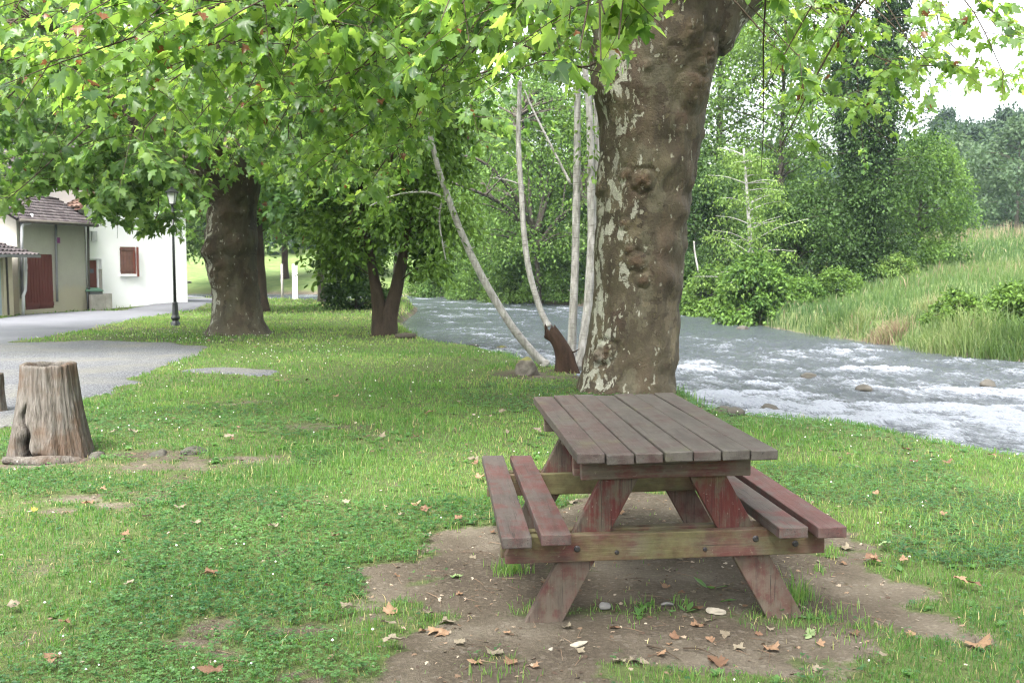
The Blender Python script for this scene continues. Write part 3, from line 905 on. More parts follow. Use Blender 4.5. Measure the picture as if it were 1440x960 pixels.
RG = rs(7)
def lawn_pts(y0, y1, dens, r):
    pts = []
    xl = lambda y: -(.56 * y + 1.6)
    xr = lambda y: .56 * y + 1.6
    A = (xr(y1) - xl(y1)) * (y1 - y0)
    n = int(A * dens)
    x = r.uniform(xl(y1), xr(y1), n); y = r.uniform(y0, y1, n)
    k = (x > xl(y)) & (x < xr(y))
    x, y = x[k], y[k]
    d, _ = seg_dist(x, y, NEAR)
    k = ~inside(x, y, RIVER)
    dF_, _ = seg_dist(x, y, FAR)
    k &= ~(dF_ < d) & (d > .12)
    x, y = x[k], y[k]
    k = ~hard_at(x, y)
    return x[k], y[k]
parts = []
for y0_, y1_, dens, hh, ww in [(2.0, 4.6, 6500, .058, .0036), (4.6, 7.5, 4200, .060, .0046), (7.5, 12, 1900, .055, .007), (12, 20, 620, .06, .012), (20, 34, 170, .075, .022), (34, 62, 40, .10, .05)]:
    x, y = lawn_pts(y0_, y1_, dens, RG)
    d = dirt_at(x, y)
    dens_n = .1 + 1.15 * fbm(x * 3.2, y * 3.2, 0, 4, 55)
    cl = clover_mask(x, y)
    keep = RG.uniform(0, 1, len(x)) < np.clip((1 - sst(.25, .62, d)) * dens_n * (1 - .55 * cl) + .010, 0, 1)
    x, y, d, cl = x[keep], y[keep], d[keep], cl[keep]
    tall = sst(.52, .72, fbm(x * 1.3, y * 1.3, 0, 3, 66))
    h = hh * RG.uniform(.5, 1.15, len(x)) * (.75 + .75 * tall) * (1 - .45 * sst(.1, .5, d))
    dn, _ = seg_dist(x, y, NEAR)
    edge = sst(1.0, .2, dn) * (fbm(x * 1.5, y * 1.5, 0, 2, 5) > .42)
    h = h * (1 + 1.9 * edge)
    yel = fbm(x * .55, y * .55, 0, 3, 88)
    tone = np.clip(.18 + .85 * (yel - .28) + RG.normal(0, .16, len(x)) + .22 * sst(14, 26, y) + .1 * edge, 0, .88)
    dry = RG.uniform(0, 1, len(x)) < .035 + .16 * sst(.1, .4, d) + .06 * sst(.6, .7, yel)
    tone = np.where(dry, RG.uniform(.92, 1, len(x)), tone)
    parts.append(blades(x, y, h, ww * RG.uniform(.7, 1.3, len(x)), RG, tone, .55))
# tufts on the bare earth beside the table legs and along its edge
for px, py, n, hh, sp in [(1112, 845, 90, .10, .05), (1128, 838, 70, .12, .04), (720, 800, 120, .075, .045), (712, 805, 70, .07, .04), (640, 742, 30, .05, .03), (1168, 862, 60, .06, .08), (1090, 872, 90, .05, .10), (745, 862, 50, .05, .05),
                          (880, 330 + 535, 40, .05, .12), (1150, 800, 25, .06, .03), (905, 855, 40, .06, .05), (700, 945, 60, .05, .06), (1225, 885, 50, .05, .05), (1160, 880, 80, .045, .08), (960, 850, 30, .06, .03), (1210, 905, 30, .04, .05)]:
    c = G(px, py)
    x = c[0] + RG.normal(0, sp, n); y = c[1] + RG.normal(0, sp, n)
    parts.append(blades(x, y, hh * RG.uniform(.5, 1.2, n), .0042 * np.ones(n), RG, np.clip(RG.normal(.45, .22, n), 0, 1), .45))
V, Fs, A, _ = cat(parts)
mk('lawn_grass', V, Fs, M['grass'], attrs={'tone': A}, kind='stuff')
print('blades', len(V) // 5)

# clover and broad weeds
parts = []
cl_t = np.array([(0, 0, 0), (.28, .32, .05), (.70, .46, .03), (.98, .2, -.04), (.98, -.2, -.04), (.70, -.46, .03), (.28, -.32, .05)])
cl_f = [np.array([[0, 1, 2, 3], [0, 4, 5, 6]]), np.array([[0, 3, 4]])]
for y0_, y1_, dens, sz in [(2.0, 5, 3600, .0125), (5, 8, 2000, .0145), (8, 13, 520, .021)]:
    x, y = lawn_pts(y0_, y1_, dens, RG)
    d = dirt_at(x, y)
    cl = clover_mask(x, y)
    k = RG.uniform(0, 1, len(x)) < np.clip((cl * .95 + .12 * fbm(x * 3, y * 3, 0, 3, 15)) * (1 - sst(.3, .6, d)) + .02 * (d < .5), 0, 1)
    x, y = x[k], y[k]
    n = len(x)
    z = ground(x, y) + RG.uniform(.012, .05, n)
    a0 = RG.uniform(0, 2 * PI, n)
    s = sz * .82 * RG.uniform(.6, 1.35, n)
    tn = np.clip(fbm(x * 2, y * 2, 0, 2, 9) * .9 - .1 + RG.normal(0, .2, n), 0, 1)
    tilt = RG.normal(0, .3, (n, 2))
    nrm = np.stack([tilt[:, 0], tilt[:, 1], np.ones(n)], 1)
    for j in range(3):
        a = a0 + j * 2 * PI / 3
        dd = np.stack([np.cos(a), np.sin(a), RG.normal(0, .22, n)], 1)
        parts.append(leaf_mesh(np.stack([x, y, z], 1), dd, nrm, s, cl_t, cl_f, tn)[:3])
# rosettes of broad leaves
x, y = lawn_pts(2.5, 12, 7, RG)
k = (dirt_at(x, y) < .4); x, y = x[k], y[k]
for j in range(7):
    n = len(x)
    a = RG.uniform(0, 2 * PI, n)
    dd = np.stack([np.cos(a), np.sin(a), RG.uniform(.15, .8, n)], 1)
    s = RG.uniform(.022, .05, n) * (1 + .3 * (y > 7))
    parts.append(leaf_mesh(np.stack([x, y, ground(x, y) + .005], 1), dd, np.tile([0, 0, 1.0], (n, 1)) - .4 * dd, s, OVAL[0], OVAL[1], np.clip(RG.normal(.75, .2, n), 0, 1))[:3])
# dandelion-like weeds under the near beam
for px, py, n, s0 in [(905, 853, 7, .07), (900, 865, 5, .06), (1010, 842, 2, .05), (965, 858, 4, .05), (1140, 893, 2, .045), (1000, 826, 3, .07)]:
    c = G(px, py)
    a = RG.uniform(0, 2 * PI, n)
    dd = np.stack([np.cos(a), np.sin(a), RG.uniform(.1, .9, n)], 1)
    pos = np.tile([c[0], c[1], gz(c[0], c[1])], (n, 1)) + RG.normal(0, .012, (n, 3)) * [1, 1, 0]
    parts.append(leaf_mesh(pos, dd, np.tile([0, 0, 1.0], (n, 1)) - .4 * dd, s0 * RG.uniform(.7, 1.3, n), OVAL[0] * [1, .8, 1], OVAL[1], np.clip(RG.normal(.9, .1, n), 0, 1))[:3])
V, Fs, A, _ = cat(parts)
mk('clover_and_weeds', V, Fs, M['clover'], smooth=False, attrs={'tone': A}, kind='stuff')
print('clover verts', len(V))

# white clover heads
x, y = lawn_pts(2.5, 24, 7, RG)
cm = fbm(x * .5 + 3, y * .5, 0, 3, 202)
k = (RG.uniform(0, 1, len(x)) < sst(.42, .62, cm) * .8 + .08) & (dirt_at(x, y) < .3)
x, y = x[k], y[k]
oc = np.array([(1, 0, 0), (-1, 0, 0), (0, 1, 0), (0, -1, 0), (0, 0, 1), (0, 0, -1)], float)
of = np.array([[0, 2, 4], [2, 1, 4], [1, 3, 4], [3, 0, 4], [2, 0, 5], [1, 2, 5], [3, 1, 5], [0, 3, 5]])
n = len(x)
rr = RG.uniform(.0045, .0075, n) * np.clip(y / 8, 1, 1.6)
V = (np.stack([x, y, ground(x, y) + RG.uniform(.035, .075, n)], 1)[:, None] + oc[None] * rr[:, None, None]).reshape(-1, 3)
mk('clover_flowers', V, (of[None] + (np.arange(n) * 6)[:, None, None]).reshape(-1, 3), M['flower'], kind='stuff')

# crumbs of leaf, bark and twig lying everywhere
parts = []
for y0_, y1_, dens, s0 in [(2.5, 6.5, 170, .015), (6.5, 13, 50, .026), (13, 30, 6, .055)]:
    x, y = lawn_pts(y0_, y1_, dens, RG)
    d = dirt_at(x, y)
    k = RG.uniform(0, 1, len(x)) < .16 + .84 * d
    x, y = x[k], y[k]; n = len(x)
    a = RG.uniform(0, 2 * PI, n)
    dd = np.stack([np.cos(a), np.sin(a), RG.normal(0, .15, n)], 1)
    nr = np.stack([RG.normal(0, .35, n), RG.normal(0, .35, n), np.ones(n)], 1)
    parts.append(leaf_mesh(np.stack([x, y, ground(x, y) + .006 + .02 * (dirt_at(x, y) < .4)], 1), dd, nr, s0 * RG.uniform(.4, 1.8, n), PLANE_LO[0] * [1, .8, 1.5], PLANE_LO[1], RG.uniform(0, 1, n))[:3])
    # twigs
    k = RG.uniform(0, 1, n) < .3
    x, y = x[k], y[k]; n = len(x)
    a = RG.uniform(0, 2 * PI, n)
    dd = np.stack([np.cos(a), np.sin(a), RG.normal(0, .06, n)], 1)
    parts.append(leaf_mesh(np.stack([x, y, ground(x, y) + .006], 1), dd, np.tile([0, 0, 1.0], (n, 1)), RG.uniform(.03, .11, n), np.array([(0, .016, 0), (1, .010, 0), (1, -.010, 0), (0, -.016, 0), (.5, 0, .03)]), [np.array([[0, 1, 4], [1, 2, 4], [2, 3, 4], [3, 0, 4]])], RG.uniform(0, .75, n))[:3])
V, Fs, A, _ = cat(parts)
mk('leaf_litter', V, Fs, M['litter'], smooth=False, attrs={'tone': A}, kind='stuff')

# meadow on the far bank
parts = []
RM = rs(17)
for n, ya, yb, xa, xb, hh, ww in [(95000, 10, 50, 6, 36, .5, .022), (60000, 40, 92, -6, 50, .62, .05)]:
    x = RM.uniform(xa, xb, n); y = RM.uniform(ya, yb, n)
    k = ~inside(x, y, RIVER)
    a, _ = seg_dist(x, y, NEAR); b, _ = seg_dist(x, y, FAR)
    k &= (b < a) & (b > .05)
    x, y, b = x[k], y[k], b[k]
    hn = fbm(x * .35, y * .35, 0, 3, 301)
    h = hh * RM.uniform(.45, 1.2, len(x)) * (.55 + .9 * hn) * (.8 + .25 * sst(3, 0, b))
    yel = fbm(x * .13, y * .13, 0, 3, 302) + .2 * fbm(x * .9, y * .9, 0, 2, 303) - .1
    tone = np.clip(.10 + .85 * (yel - .25) + RM.normal(0, .15, len(x)) - .22 * sst(4, .3, b), 0, .84)
    rnd = RM.uniform(0, 1, len(x))
    dry = rnd < .03 + .07 * sst(.5, .7, yel) + .04 * sst(2, .2, b)
    tone = np.where(dry, RM.uniform(.86, 1, len(x)), tone)
    h = np.where(dry & (b > 4), h * 1.25, h)
    parts.append(blades(x, y, h, ww * RM.uniform(.6, 1.3, len(x)), RM, tone, .42))
# the brown fringe along the crest
n = 1500
x = RM.uniform(18, 60, n); y = RM.uniform(72, 86, n)
parts.append(blades(x, y, RM.uniform(.6, 1.3, n), np.full(n, .04), RM, RM.uniform(.9, 1, n), .2))
V, Fs, A, _ = cat(parts)
mk('meadow_grass', V, Fs, M['meadow'], attrs={'tone': A}, kind='stuff')
print('meadow blades', len(V) // 5)
# ------------------------------------------------------------------ picnic table
TBL = thing('picnic_table', (.595, 4.652, gz(.595, 4.652) + .002), 'weathered red-stained wooden picnic table with two attached benches standing on bare earth', 'picnic table',
            rot=(-.004, -.013, .0764), local=True)

def board(name, p0, p1, wdir, w, t, mat, parent, cut0=0.0, cut1=0.0, poly=None, bev=.004, seed=0):
    """sawn board from p0 to p1: w along wdir, t thick; cut0/cut1 take the upper corner off an end; poly replaces the outline"""
    p0, p1, wdir = Vector(p0), Vector(p1), Vector(wdir).normalized()
    ax = (p1 - p0); L = ax.length; ax.normalize()
    th = ax.cross(wdir).normalized()
    out = poly or ([(0, -w / 2), (L, -w / 2)] + ([(L, w / 2 - cut1), (L - cut1 * .55, w / 2)] if cut1 else [(L, w / 2)]) + ([(cut0 * .55, w / 2), (0, w / 2 - cut0)] if cut0 else [(0, w / 2)]))
    bm = bmesh.new()
    a = [bm.verts.new((u, v, -t / 2)) for u, v in out]
    b = [bm.verts.new((u, v, t / 2)) for u, v in out]
    n = len(out)
    bm.faces.new(a[::-1]); bm.faces.new(b)
    for i in range(n):
        bm.faces.new((a[i], a[(i + 1) % n], b[(i + 1) % n], b[i]))
    bmesh.ops.recalc_face_normals(bm, faces=bm.faces)
    bmesh.ops.bevel(bm, geom=list(bm.edges), offset=bev, segments=2, affect='EDGES', profile=.5)
    # loops along the length so the wear and a slight warp have vertices to sit on
    for k in range(1, int(L / .06)):
        bmesh.ops.bisect_plane(bm, geom=list(bm.verts) + list(bm.edges) + list(bm.faces), plane_co=(k * .06, 0, 0), plane_no=(1, 0, 0))
    co = np.array([v.co[:] for v in bm.verts])
    r = rs(seed)
    wv = (fbm(co[:, 0] * 5 + seed, co[:, 1] * 9, co[:, 2] * 9, 3, seed) - .5) * .004
    e_end = np.maximum(sst(.06, 0, co[:, 0]), sst(L - .06, L, co[:, 0])) * .7
    e_w = sst(w / 2 - .012, w / 2, np.abs(co[:, 1])) * .6 if not poly else 0 * co[:, 0]
    edge = np.maximum(e_end, e_w) if not poly else .88 * sst(.44, .20, co[:, 0] + .12 * (fbm(co[:, 0] * 6, co[:, 1] * 20, seed, 3, seed) - .5) * 2)
    ph = r.uniform(0, 6)
    warp = .003 * np.sin(co[:, 0] / max(L, .3) * 3 + ph)
    V = np.array([p0[:]]) + co[:, :1] * np.array([ax[:]]) + (co[:, 1:2] + wv[:, None]) * np.array([wdir[:]]) + (co[:, 2:3] + wv[:, None] * .6 + warp[:, None]) * np.array([th[:]])
    bm.verts.index_update()
    F_ = {}
    for f in bm.faces:
        F_.setdefault(len(f.verts), []).append([v.index for v in f.verts])
    bm.free()
    o = mk(name, V, [np.array(f) for f in F_.values()], mat, parent, smooth=False, attrs={'bc': co, 'edge': edge})
    return o

LT, WT, LB, WB, ZT, ZS = 1.74, .805, 1.674, 1.392, .764, .439
for i in range(7):
    x = -WT / 2 + .0575 + i * (WT - .115) / 6
    jit = [.004, -.003, .002, -.004, .003, -.002, .004][i]
    board('tabletop_plank', (x, -LT / 2 + jit, ZT - .02 - .001 * (i % 2)), (x, LT / 2 + jit, ZT - .02 + .001 * (i % 3)), (1, 0, 0), .1085, .04, M['wood_top'], TBL, seed=10 + i)
for s in (-1, 1):
    for j, xc in enumerate((WB / 2 - .06, WB / 2 - .06 - .157)):
        o = board('seat_plank', (s * xc, -LB / 2 + .006 * j, ZS - .0225), (s * xc, LB / 2, ZS - .0225), (1, 0, 0), .119, .045, M['wood_seat'], TBL, seed=30 + j + 3 * s)
        if s < 0:
            o['label'] = 'seat plank with red paint worn to bare grey wood'
YA = .60
for s in (-1, 1):
    for q in (-1, 1):
        zt, zb = ZT - .042, -.05
        xt, xb = q * .125, q * .545
        hw = .079
        poly = [(zb, xb - hw), (zt, xt - hw), (zt, xt + hw), (zb, xb + hw)]
        board('leg', (0, s * YA, 0), (0, s * YA, 1), (1, 0, 0), .1, .044, M['wood_leg'], TBL, poly=poly, seed=50 + s + 5 * q)
    for k, dy in enumerate((.046, -.046)):
        y = s * (YA + dy)
        xw = .355 if k == 0 else .375
        board('top_batten', (-xw, y, ZT - .041 - .053), (xw, y, ZT - .041 - .053), (0, 0, 1), .104, .042, M['wood_leg'], TBL, seed=70 + k + 3 * s)
        bw = .672 if k == 0 else .685
        board('seat_beam', (-bw, y, ZS - .046 - .058), (bw, y, ZS - .046 - .058), (0, 0, 1), .112, .044, M['wood_beam'], TBL, cut0=.075, cut1=.02, seed=80 + k + 3 * s)
    for xb, zb in ((-.375, .335), (.375, .352), (-.21, .315), (.16, .315), (.545, .325)):
        b = Buf()
        y = s * (YA + .046 + .0225)
        b.tube([(xb, y - s * .004, zb), (xb, y + s * .005, zb), (xb, y + s * .0085, zb)], [.0135, .0135, .009] if abs(xb) > .3 else [.009, .009, .006], 12)
        b.build('bolt', M['bolt'], TBL, smooth=False)
brace = board('top_batten', (-.35, 0, ZT - .080), (.35, 0, ZT - .080), (0, 0, 1), .076, .042, M['wood_leg'], TBL, seed=99)

# ------------------------------------------------------------------ old stumps by the gravel
def stump(name, base, rb, rt, h, label, seed, root):
    t = thing(name, base, label, 'tree stump')
    k, m = 150, 48
    an = np.linspace(0, 2 * PI, k, endpoint=False)[None]
    v = np.linspace(0, 1, m)[:, None]
    flare = rb * (1 - v) ** 2.2 + (rt + (rb * .78 - rt) * (1 - v)) * (1 - (1 - v) ** 2.2)
    fl = .028 * (np.abs(np.sin(an * 3.5 + seed)) - .5) * (1 - v) ** 2 + .04 * (fbm(np.cos(an) * 2.6, np.sin(an) * 2.6, v * 1.2, 3, seed) - .5) + .040 * (fbm(np.cos(an) * 13, np.sin(an) * 13, v * .8, 3, seed + 1) - .5)
    r = flare + fl
    # rotten split low on the face towards the lawn
    a0 = -PI / 2 - .38
    da = (an - a0 - .06 * np.sin(v * 23) + PI) % (2 * PI) - PI
    hole = np.exp(-((da - .07 * np.sin(v * 9)) / (.035 + .16 * np.clip(1 - v / .62, 0, 1))) ** 2) * sst(.66, .5, v) * sst(.02, .1, v)
    hole = np.maximum(hole, np.exp(-((da - .33) / .30) ** 2) * np.exp(-((v - .05) / .06) ** 2)) if root else hole * 0
    r = r - .19 * hole
    top = h * (1 + .008 * np.sin(an * 2 + 1) + .012 * (vn(an * 4, 0 * an, 0, seed) - .5))
    V = np.stack([r * np.cos(an), r * np.sin(an) + 0 * v, v * top - .04], -1).reshape(-1, 3)
    rot = np.broadcast_to(sst(.15, .5, hole), r.shape).ravel().copy()
    i = np.arange(m - 1)[:, None] * k; j = np.arange(k)[None]
    Q = np.stack([i + j, i + (j + 1) % k, i + k + (j + 1) % k, i + k + j], -1).reshape(-1, 4)
    # hollow top: rim, then down into the rotten core
    rings, rr = [], r[-1]
    for f, dz in ((.90, .008), (.80, -.002), (.62, -.035), (.35, -.10), (.08, -.13)):
        rings.append(np.stack([rr * f * np.cos(an[0]), rr * f * np.sin(an[0]), top[0] - .04 + dz + .012 * (fbm(np.cos(an[0]) * 3, np.sin(an[0]) * 3, f * 5, 2, seed) - .5)], -1))
    n0 = m * k
    V = np.vstack([V] + rings)
    rot = np.concatenate([rot] + [np.full(k, q) for q in (.1, .35, .8, 1, 1)])  # darker ring by ring: rot plus the hollow's shade put into the colour
    q2 = [np.stack([(m - 1) * k + np.arange(k), (m - 1) * k + (np.arange(k) + 1) % k, n0 + (np.arange(k) + 1) % k, n0 + np.arange(k)], 1)]
    for g in range(4):
        q2.append(np.stack([n0 + g * k + np.arange(k), n0 + g * k + (np.arange(k) + 1) % k, n0 + (g + 1) * k + (np.arange(k) + 1) % k, n0 + (g + 1) * k + np.arange(k)], 1))
    mk('stump_wood', V + np.array(base), [np.vstack([Q] + q2)], M['stump'], t, attrs={'knot': rot})
    if root:
        b = Buf()
        b.tube(crv([(-.22, -.30, .03), (-.02, -.32, .02), (.14, -.33, .018), (.30, -.26, .012), (.42, -.22, -.02)], 5) + np.array(base), np.concatenate([np.linspace(.03, .055, 10), np.linspace(.055, .02, 11)]), 9, a=.15, wob=.25, seed=4)
        b.build('root', M['stump'], t, attr='knot')
    return t
b0 = G(49, 648)
stump('tree_stump', (b0[0], b0[1] + .27, gz(b0[0], b0[1] + .27)), .325, .198, .77, 'tall weathered grey stump with hollow top and dark rotten split beside the gravel', 3, True)
b1 = G(-24, 583)
stump('tree_stump', (b1[0], b1[1] + .2, gz(b1[0], b1[1] + .2)), .13, .10, .44, 'short stump at the gravel edge cut off by the left edge of the photo', 8, False)

# ------------------------------------------------------------------ the two big plane trees: sculpted trunks, limbs, drooping leafy branches
def plane_trunk(parent, mat, base, prof, burls, seed, k=150, step=.025, knotty=1.0, pale_ang=(-2.6, .75)):
    """prof: rows (z, centre x, centre y, radius); burls: (angle, z, size, height, roughness)"""
    prof = np.array(prof)
    z = np.arange(prof[0, 0], prof[-1, 0], step)
    cx, cy, R = [np.interp(z, prof[:, 0], prof[:, i]) for i in (1, 2, 3)]
    ker = np.ones(9) / 9
    def sm(a): return np.convolve(np.pad(a, 4, 'edge'), ker, 'valid')
    cx, cy, R = sm(cx), sm(cy), sm(R)
    an = np.linspace(0, 2 * PI, k, endpoint=False)[None]
    zz = z[:, None]
    r = R[:, None] * (1 + 0 * an)
    ca, sa = np.cos(an), np.sin(an)
    r = r + R[:, None] * (.11 * knotty * (fbm(ca * 1.3 + 5, sa * 1.3, zz * 1.1, 3, seed) - .5) + .12 * knotty * (fbm(ca * 3.1, sa * 3.1 + 7, zz * 2.6, 3, seed + 2) - .5) + .03 * (fbm(ca * 7, sa * 7, zz * 5, 3, seed + 3) - .5))
    # horizontal folds of growing bark
    r = r + R[:, None] * .034 * knotty * np.sin(zz * 14 + 5 * fbm(ca * 2, sa * 2, zz * 1.5, 2, seed + 9)) * sst(.5, .7, fbm(ca * 1.5, sa * 1.5, zz * 1.4, 2, seed + 12))
    root = sst(.55, -.05, zz - prof[0, 0])
    r = r * (1 + root * .10 * (np.abs(np.sin(an * 2.5 + seed)) - .4))
    knot = np.zeros_like(r)
    for a0, zb, s, hgt, ro in burls:
        da = (an - a0 + PI) % (2 * PI) - PI
        d2 = (da * R[:, None] / s) ** 2 + ((zz - zb) / (s * .85)) ** 2
        d2 = d2 * (1 + .55 * ro * (fbm(da * 7 + a0, zz * 7, seed, 3, seed + 8) - .5) * 2)
        g = np.exp(-d2 * (1 + .3 * ro))
        r = r + hgt * .56 * g * (1 - .45 * ro + ro * 2.2 * np.abs(fbm(da * 8, zz * 13, seed, 4, seed + 4) - .5) * 2)
        r = r - hgt * .30 * ro * np.exp(-((d2 - 1.7) / .6) ** 2)
        knot = np.maximum(knot, ro * sst(.35, .85, g + .35 * (fbm(da * 12, zz * 18, 0, 3, 6) - .5)))
    da = (an - pale_ang[0] + PI) % (2 * PI) - PI
    pale = np.exp(-(da / pale_ang[1]) ** 2) * (.45 + .55 * sst(.15, .9, zz - prof[0, 0])) * (.6 + .4 * sst(.2, .8, fbm(ca * 2, sa * 2, zz * .7, 2, 3))) * np.ones_like(zz)
    V = np.stack([cx[:, None] + r * ca, cy[:, None] + r * sa, zz + 0 * an], -1).reshape(-1, 3) + np.array([0, 0, 0])
    m = len(z)
    i = np.arange(m - 1)[:, None] * k; j = np.arange(k)[None]
    Q = np.stack([i + j, i + (j + 1) % k, i + k + (j + 1) % k, i + k + j], -1).reshape(-1, 4)
    return mk('trunk', V, Q, mat, parent, attrs={'knot': knot.ravel(), 'pale': pale.ravel()})

def limbs_mesh(parent, mat, limbs, name='limb'):
    for pts, r0, r1, sd in limbs:
        c = crv(pts, 14)
        n = len(c)
        rad = r0 + (r1 - r0) * np.linspace(0, 1, n) ** .8
        rad = rad * (1 + .22 * (fbm(np.arange(n) * .35, sd, 0, 2, sd) - .5))
        b = Buf(); b.tube(c, rad, 22, wob=.16, seed=sd)
        V = np.vstack(b.V)
        mk(name, V, [np.vstack(b.Q), np.vstack(b.T)], mat, parent, attrs={'knot': np.zeros(len(V)), 'pale': .25 + .3 * sst(.4, .7, fbm(V[:, 0], V[:, 1], V[:, 2], 2, sd))})

def canopy(parent, limbs, centers, accept, r, lsize, tpl, mat, nt=14, nl=13, twig_len=(.5, 1.3), accept_leaf=None, brown=.02, droop=.35, bname='branches', trad=.0036, tone_b=.5):
    """boughs from the nearest limb to each centre, side twigs on them, leaves on the twigs: two meshes"""
    LP = np.vstack([crv(l[0], 10)[4:] for l in limbs])
    wood = Buf()
    PP, DD, NN, SS, TT = [], [], [], [], []
    for c in centers:
        hd = np.linalg.norm((LP - c)[:, :2], axis=1); dz = LP[:, 2] - c[2]
        q = LP[np.argmin(np.abs(hd - 1.7 * np.abs(dz) - .4) + .22 * hd + .5 * (dz < 0) + r.uniform(0, .8, len(LP)))]
        v = c - q
        L = np.linalg.norm(v)
        p = np.array([q, q + v * .35 + [0, 0, .14 * L], q + v * .72 + [0, 0, .13 * L], c]) + np.vstack([np.zeros(3), r.normal(0, .085 * L, (2, 3)), np.zeros(3)])
        path = crv(p, 6)
        ct = r.normal(tone_b, .12)
        keepw = accept(path)
        if keepw.all():
            wood.tube(path, np.linspace(.004 + .0040 * L, .003, len(path)), 6, cap=False)
        for _ in range(nt if proj(c)[0] < 1040 or c[1] > 13 or proj(c)[2] < 1 else int(nt * .5)):
            f = r.uniform(.45, 1.0) if L > 2 else r.uniform(.1, 1)
            s0 = path[int(f * (len(path) - 1))]
            a = r.uniform(0, 2 * PI)
            tl = r.uniform(*twig_len)
            hd = np.array([math.cos(a), math.sin(a), 0]) * .8 + v / (L + 1e-6) * .35
            e = s0 + hd * tl + np.array([0, 0, -droop * tl * r.uniform(.3, 1.5)])
            mid = (s0 + e) / 2 + [0, 0, .10 * tl]
            tp = crv([s0, mid, e], 4)
            if not accept(tp).all():
                continue
            wood.tube(tp, np.linspace(trad, trad * .4, len(tp)), 4, cap=False)
            n = max(3, int(nl * tl / np.mean(twig_len)))
            fi = np.sort(r.uniform(.12, 1.03, n))
            idx = fi.clip(0, .999) * (len(tp) - 1)
            i0 = idx.astype(int)
            pos = tp[i0] + (tp[np.minimum(i0 + 1, len(tp) - 1)] - tp[i0]) * (idx - i0)[:, None]
            side = np.where(np.arange(n) % 2 == 0, 1, -1)
            td = (e - s0) / (np.linalg.norm(e - s0) + 1e-6)
            lat = np.cross(td, [0, 0, 1.0]); lat /= np.linalg.norm(lat) + 1e-6
            d = lat[None] * side[:, None] * r.uniform(.4, 1.1, n)[:, None] + td[None] * r.uniform(.2, .9, n)[:, None] + np.stack([np.zeros(n), np.zeros(n), -r.uniform(.0, 1.1, n)], 1) + r.normal(0, .25, (n, 3))
            d /= np.linalg.norm(d, axis=1)[:, None]
            nn = np.array([0, 0, 1.0]) + r.normal(0, .45, (n, 3)) - .35 * d
            sz = lsize * r.uniform(.45, 1.35, n) * np.where(fi > .9, .8, 1)
            PP.append(pos + d * (.35 * sz)[:, None]); DD.append(d); NN.append(nn); SS.append(sz)
            TT.append(np.clip(r.normal(ct, .24, n), 0, .95))
    PP, DD, NN, SS, TT = [np.concatenate(a) for a in (PP, DD, NN, SS, TT)]
    tip = PP + DD * SS[:, None]
    k = accept(PP) & accept(tip) if accept_leaf is None else accept_leaf(PP, tip)
    PP, DD, NN, SS, TT = PP[k], DD[k], NN[k], SS[k], TT[k]
    br = r.uniform(0, 1, len(PP)) < brown
    TT = np.where(br, 1.0, TT); SS = np.where(br, SS * .6, SS)
    V, Fs, A, uv = leaf_mesh(PP, DD, NN, SS, tpl[0], tpl[1], TT, np.stack([r.normal(.05, .28, len(PP)), r.normal(-.15, .25, len(PP)), r.normal(0, .3, len(PP))], 1))
    # a little curl so no two leaves are flat copies
    V = V + .10 * np.repeat(SS, len(tpl[0]))[:, None] * (np.stack([vn(V[:, 0] * 9, V[:, 1] * 9, V[:, 2] * 9, q) for q in (1, 2, 3)], 1) - .5)
    mk('crown', V, Fs, mat, parent, smooth=True, attrs={'tone': A, 'luv': uv})
    wood.build(bname, M['twig'], parent)
    print('canopy leaves', len(PP))

# --- the near plane tree
base = G(880, 551)
T1X, T1Y = 1.66, 12.0
def tx(px, py): return P(px, py, T1Y - .1)
rows = []
for py, l, r_ in [(600, 775, 968), (570, 797, 953), (553, 809, 950), (530, 816, 950), (496, 824, 953), (450, 830, 956), (409, 835, 958), (350, 836, 964), (292, 841, 970), (263, 840, 975), (215, 845, 983), (175, 845, 990), (140, 838, 997), (117, 833, 1001), (85, 831, 1009), (58, 832, 1018), (30, 836, 1030), (0, 840, 1044), (-40, 846, 1068), (-70, 870, 1060)]:
    a, b = tx(l, py), tx(r_, py)
    rows.append((a[2], (a[0] + b[0]) / 2, T1Y + .25 * max(0, a[2] - 3.2) * .2, (b[0] - a[0]) / 2))
T1 = thing('plane_tree', (rows[2][1], T1Y, gz(rows[2][1], T1Y)), 'huge mottled plane tree with knotted trunk rising right behind the picnic table', 'tree')
def bur(px, py, s, h, ro):
    zc = tx(px, py)[2]; rr = np.array(rows)
    cx = np.interp(zc, rr[:, 0], rr[:, 1]); R = np.interp(zc, rr[:, 0], rr[:, 3])
    q = np.clip((tx(px, py)[0] - cx) / R, -.97, .97)
    return (-PI / 2 + math.asin(q), zc, s, h, ro)
plane_trunk(T1, M['plane_bark'], base, rows, [
    bur(897, 258, .13, .10, .9), bur(872, 250, .09, .06, .8), bur(872, 316, .075, .055, .75), bur(890, 368, .105, .07, .85), bur(897, 393, .085, .075, .9), bur(880, 352, .06, .05, .8), bur(845, 492, .14, .13, .75), bur(838, 500, .10, .08, .9),
    bur(930, 395, .24, .10, .05), bur(955, 300, .17, .085, .1), bur(950, 215, .15, .09, .15), bur(975, 130, .28, .11, .55), bur(985, 85, .22, .12, .6), bur(900, 105, .075, .05, .4), bur(845, 130, .22, .10, .1),
    bur(965, 345, .10, .06, .25), bur(968, 262, .09, .06, .3), bur(985, 190, .10, .05, .4), bur(838, 265, .12, .07, .6), bur(842, 300, .10, .05, .6), bur(955, 480, .12, .05, .1), bur(836, 415, .1, .04, .3), bur(930, 170, .16, .06, .1), bur(955, 60, .2, .1, .5)],
    5, k=190, step=.018, pale_ang=(-2.55, .80))
zt = rows[-1][0]
